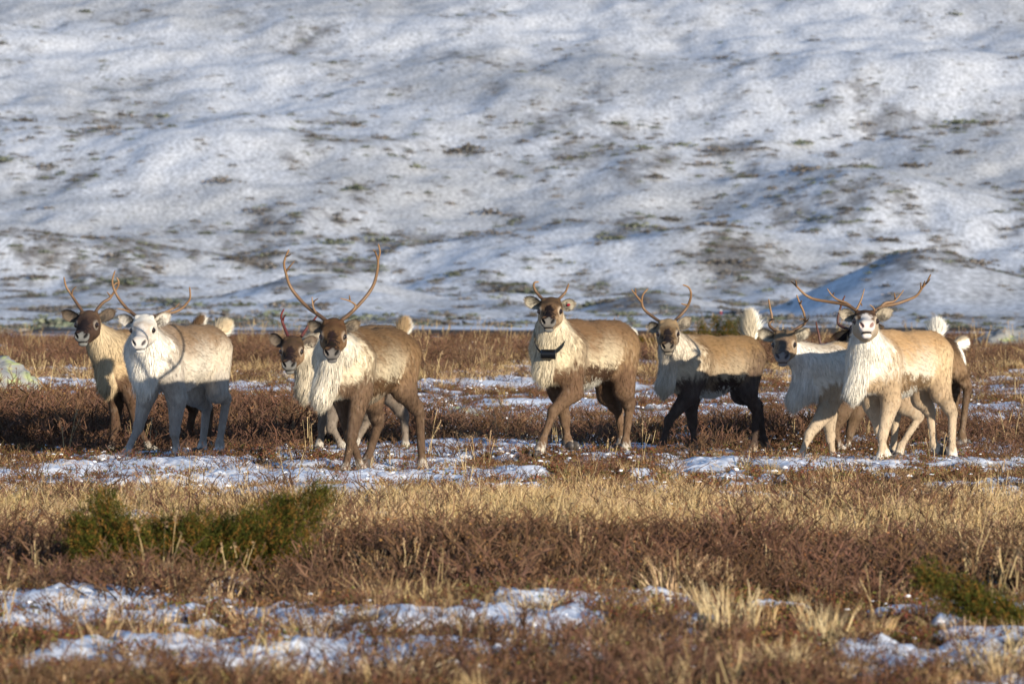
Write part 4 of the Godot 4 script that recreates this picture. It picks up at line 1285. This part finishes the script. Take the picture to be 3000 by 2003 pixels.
	for k in 5: shrubs.append(shrub_mesh(11, 0.9, 0.05 if k < 3 else 0.3))
	var grasses := []
	for k in 5: grasses.append(grass_mesh(34, 0.45, 0.35 + 0.1 * k, Color(0.62, 0.47, 0.26), Color(0.36, 0.24, 0.11)))
	var heaths := []
	for k in 5: heaths.append(heath_mesh())
	var snows := []
	for k in 4: snows.append(snow_mesh())
	var straws := []
	for k in 4: straws.append(stalk_mesh())
	var s_sp := []
	var g_sp := []
	var h_sp := []
	var w_sp := []
	var t_sp := []
	var keep := [Vector3(-1.54, 29.6, 0.8), Vector3(-1.1, 29.5, 0.7), Vector3(-1.95, 29.5, 0.7), Vector3(1.98, 25.9, 0.45), Vector3(3.3, 97.0, 1.3)]
	var d := 21.0
	while d < 112.0:
		# walk the heath in strips, a little wider than the picture at each distance
		var half := d * 0.082 * 1.35 + 1.4
		var step := 0.30 if d < 60.0 else 0.42
		var x := -half
		while x < half:
			var clear := 1.0
			for kk in keep:
				if Vector2(x - kk.x, d - kk.y).length() < kk.z: clear = 0.45
			var g := growth(x, d)
			var patch := n_mid.get_noise_2d(x * 0.9 + 11.0, d * 0.55) * 0.5 + 0.5
			var patch2 := n_mid.get_noise_2d(x * 0.9 - 31.0, d * 0.55) * 0.5 + 0.5
			var sn := snow_mask(x, -d)
			var bare := 1.0 - (0.34 if d < 36.0 else 0.58) * sn
			var hoof := (0.35 if near_hoof(x, -d) else 1.0) * clear
			# dwarf shrubs
			for k in 4:
				if rng.randf() < g[0] * bare * smoothstep(0.16, 0.50, patch + g[0] * 0.28):
					var px := x + (rng.randf() - 0.5) * step
					var pz := -d + (rng.randf() - 0.5) * step
					var hh: float = g[3] * rng.randf_range(0.6, 1.3) * (0.45 + 0.55 * hoof) * (0.55 + 0.9 * patch)
					var tone := rng.randf_range(0.5, 1.45)
					s_sp.append([rng.randi() % 5, spot(px, pz, hh * rng.randf_range(1.0, 1.6), hh), Color(tone, tone * rng.randf_range(0.88, 1.05), tone * rng.randf_range(0.85, 1.05))])
			# dry grass
			for k in 6:
				if rng.randf() < g[1] * (1.0 - 0.5 * sn) * smoothstep(0.10, 0.55, patch2 + g[1] * 0.38):
					var px := x + (rng.randf() - 0.5) * step
					var pz := -d + (rng.randf() - 0.5) * step
					var hh: float = g[4] * rng.randf_range(0.5, 1.25) * (0.7 + 0.3 * hoof)
					var tone := rng.randf_range(0.6, 1.2)
					g_sp.append([rng.randi() % 5, spot(px, pz, hh * rng.randf_range(0.7, 1.2), hh), Color(tone, tone * rng.randf_range(0.92, 1.03), tone * rng.randf_range(0.85, 1.05))])
			# low heath
			for k in 3:
				if rng.randf() < g[2] * (1.0 - 0.7 * sn):
					var px := x + (rng.randf() - 0.5) * step
					var pz := -d + (rng.randf() - 0.5) * step
					var w := rng.randf_range(0.07, 0.15)
					h_sp.append([rng.randi() % 5, spot(px, pz, w, rng.randf_range(0.05, 0.10)), Color(1, 1, 1) * rng.randf_range(0.7, 1.25)])
			# snow caught in the plants
			for k in 9:
				if rng.randf() < (0.035 if d < 36.0 else (0.07 if d < 46.0 or d > 76.0 else 0.26)) + 0.20 * sn:
					var px := x + (rng.randf() - 0.5) * step
					var pz := -d + (rng.randf() - 0.5) * step
					var w := rng.randf_range(0.006, 0.024) * (0.8 + 0.5 * sn) * (0.6 if d < 36.0 else 1.0)
					var tr := spot(px, pz, w, w * rng.randf_range(0.35, 0.9), 0.0)
					tr.origin.y += 0.02 * sn + (rng.randf() * 0.07 if sn < 0.6 else rng.randf() * 0.015)
					w_sp.append([rng.randi() % 4, tr, Color(1, 1, 1)])
			# tall straws
			if rng.randf() < (0.10 if d < 38.0 else (0.04 if d < 75.0 else 0.08)) * (1.0 - 0.6 * sn):
				var hh := rng.randf_range(0.22, 0.42) * (1.0 if d < 60.0 else 1.35)
				t_sp.append([rng.randi() % 4, spot(x, -d, hh, hh), Color(1, 1, 1) * rng.randf_range(0.75, 1.1)])
			x += step
		d += step
	print("spots ", s_sp.size(), " ", g_sp.size(), " ", h_sp.size(), " ", w_sp.size(), " ", t_sp.size())
	scatter("dwarf_shrubs", "bare reddish brown dwarf birch twigs covering the heath", "shrubs", shrubs, twigm, s_sp)
	scatter("dry_grass", "golden dry grass growing in bands across the heath", "grass", grasses, leafm, g_sp)
	scatter("heather", "low rusty brown heather and crowberry cushions", "heather", heaths, leafm, h_sp)
	scatter("snow_clumps", "small clumps of snow caught among the plants", "snow", snows, snowm, w_sp)
	scatter("grass_straws", "thin pale straws with seed heads above the shrubs", "grass straws", straws, leafm, t_sp)
	# shrubs, stones and brush of the valley and mountainside
	var far_sp := []
	for k in 90000:
		var dd := rng.randf_range(165.0, 470.0) if k % 4 == 0 else rng.randf_range(440.0, 720.0)
		var xx := rng.randf_range(-1.0, 1.0) * (dd * 0.082 * 1.3)
		var a := n_big.get_noise_2d(xx * 1.6, -dd * 0.75 + 500.0) * 0.55 + n_mid.get_noise_2d(xx * 0.30, -dd * 0.13) * 0.55 + n_mid.get_noise_2d(xx * 0.9, -dd * 0.4) * 0.35
		var high := smoothstep(520.0, 640.0, dd)
		var tiny := k % 2 == 1
		if rng.randf() > (smoothstep(-0.25, 0.5, a - 0.12 * high) * 0.85 + (0.22 if tiny else 0.03)) * (1.0 - (0.35 if tiny else 0.62) * high): continue
		var w := rng.randf_range(0.10, 0.36) * (1.0 if rng.randf() < 0.95 else 2.2) * (1.0 - 0.25 * high) * (1.35 if dd < 540.0 and dd > 430.0 else 1.0)
		if tiny: w = rng.randf_range(0.05, 0.15)
		var tr := Transform3D(Basis(Vector3.UP, rng.randf() * TAU).scaled(Vector3(w * 1.5, w * rng.randf_range(0.5, 0.9), w * 1.2)), Vector3(xx, hill_h(xx, -dd) - 0.03, -dd))
		var tone := rng.randf_range(0.7, 1.4)
		var tint := Color(0.9, 1.1, 0.9) if rng.randf() < 0.3 else Color(1, 1, 1)
		far_sp.append([rng.randi() % 4, tr, tint * tone])
	var brush := []
	for k in 4: brush.append(brush_mesh())
	scatter("mountain_brush", "dark low brush scattered over the snowy mountainside", "brush", brush, twigm, far_sp)
	# junipers
	make_juniper("wide dark green juniper bush in the left foreground", Vector3(-1.54, ground_h(-1.54, -30.4), -30.4), Vector3(1.12, 0.46, 0.35), 1500, leafm, twigm, [[-0.25, -0.52, 0.62, 0.0], [-0.2, -0.42, 0.86, -0.2], [-0.2, -0.30, 0.55, 0.3], [-0.1, -0.15, 0.55, -0.3], [0.0, -0.02, 0.62, 0.2], [0.05, 0.12, 0.60, -0.2], [0.1, 0.25, 0.66, 0.2], [0.2, 0.38, 0.82, -0.1], [0.22, 0.55, 0.95, 0.1], [-0.25, -0.48, 0.40, 0.4], [0.15, 0.40, 0.45, 0.4]])
	make_juniper("yellowish juniper branch in the right foreground", Vector3(1.98, ground_h(1.98, -26.4), -26.4), Vector3(0.46, 0.30, 0.2), 1100, leafm, twigm, [[0.45, -0.5, 1.0, 0.0], [0.5, -0.1, 0.75, 0.2], [0.5, 0.2, 0.5, -0.2], [0.5, 0.6, 0.25, 0.1]])
	make_juniper("round juniper bush behind the reindeer with the raised white tail", Vector3(3.30, ground_h(3.3, -98.0), -98.0), Vector3(1.1, 0.56, 0.5), 1300, leafm, twigm, [[-0.2, -0.5, 0.55, 0.0], [-0.1, -0.3, 0.8, 0.2], [0.0, -0.08, 0.95, -0.2], [0.05, 0.1, 0.9, 0.2], [0.1, 0.28, 0.95, -0.1], [0.2, 0.5, 0.7, 0.1], [-0.2, -0.4, 0.35, 0.3], [0.2, 0.4, 0.35, 0.3]])
	make_juniper("small juniper bush just left of the raised white tail's owner's head", Vector3(2.02, ground_h(2.02, -96.0), -96.0), Vector3(0.45, 0.30, 0.3), 900, leafm, twigm, [[-0.2, -0.5, 0.6, 0.0], [0.0, -0.1, 0.95, 0.2], [0.1, 0.25, 0.8, -0.1], [0.2, 0.5, 0.55, 0.1]])
	# boulders
	var stone := vmat(0.95, 0.2)
	make_boulder("rounded boulder with yellow-green lichen at the left edge", Vector3(-5.55, ground_h(-5.55, -67.0) + 0.02, -67.0), Vector3(0.46, 0.40, 0.5), stone, 0.2)
	make_boulder("flat dark stone at the right edge of the heath", Vector3(8.15, ground_h(8.15, -101.0) + 0.05, -101.0), Vector3(0.75, 0.28, 0.5), stone, -0.2)
	make_boulder("low snow-ringed stone between the collared reindeer and the tallest antlers", Vector3(-0.42, ground_h(-0.42, -58.5) - 0.02, -58.5), Vector3(0.24, 0.15, 0.3), stone, 0.0)
	make_boulder("big lichen-spotted boulder on the far slope at the upper right of the wide antlers", Vector3(19.6, hill_h(19.6, -345.0) + 0.3, -345.0), Vector3(1.0, 0.75, 0.9), stone, 0.1)
	# tussocks of tall grass in the foreground and one by the herd
	make_tussock("pale tussock of tall grass in the lower right foreground, left of the juniper branch", 0.90, 25.9, 0.40, 0.30, 150, leafm, 0.25)
	make_tussock("thin grass tussock right of the tall pale tussock", 1.26, 25.2, 0.30, 0.24, 90, leafm, 0.3)
	make_tussock("golden grass tussock at the bottom edge, left of the middle", -0.40, 23.3, 0.42, 0.17, 150, leafm, 0.5)
	make_tussock("golden grass tussock at the bottom edge, right of the middle", 1.02, 23.5, 0.34, 0.22, 110, leafm, 0.4)
	make_tussock("golden grass tussock in the bottom right corner", 1.84, 23.6, 0.30, 0.22, 100, leafm, 0.35)
	make_tussock("rusty grass tussock beside the snow in the middle foreground", 0.12, 27.0, 0.36, 0.16, 110, leafm, 0.3)
	make_tussock("straw coloured tussock just left of the half hidden reindeer's legs", -1.83, 53.5, 0.36, 0.34, 120, leafm, 0.5)
	# far trail marker
	var pole := Node3D.new()
	pole.name = "trail_marker"
	add_child(pole)
	pole.position = Vector3(10.05, hill_h(10.05, -300.0), -300.0)
	tag(pole, "thin pale trail pole with a red band on the blue snow slope", "trail marker")
	var cy := CylinderMesh.new()
	cy.top_radius = 0.03; cy.bottom_radius = 0.035; cy.height = 0.6; cy.radial_segments = 10
	var pm := StandardMaterial3D.new()
	pm.albedo_color = Color(0.75, 0.75, 0.75)
	var po := add_mesh("pole", cy, pm, pole)
	po.position.y = 0.28
	var bd := CylinderMesh.new()
	bd.top_radius = 0.07; bd.bottom_radius = 0.07; bd.height = 0.14; bd.radial_segments = 10
	var rm := StandardMaterial3D.new()
	rm.albedo_color = Color(0.45, 0.06, 0.06)
	var ba := add_mesh("band", bd, rm, pole)
	ba.position.y = 0.42
	print("plants done ", Time.get_ticks_msec())
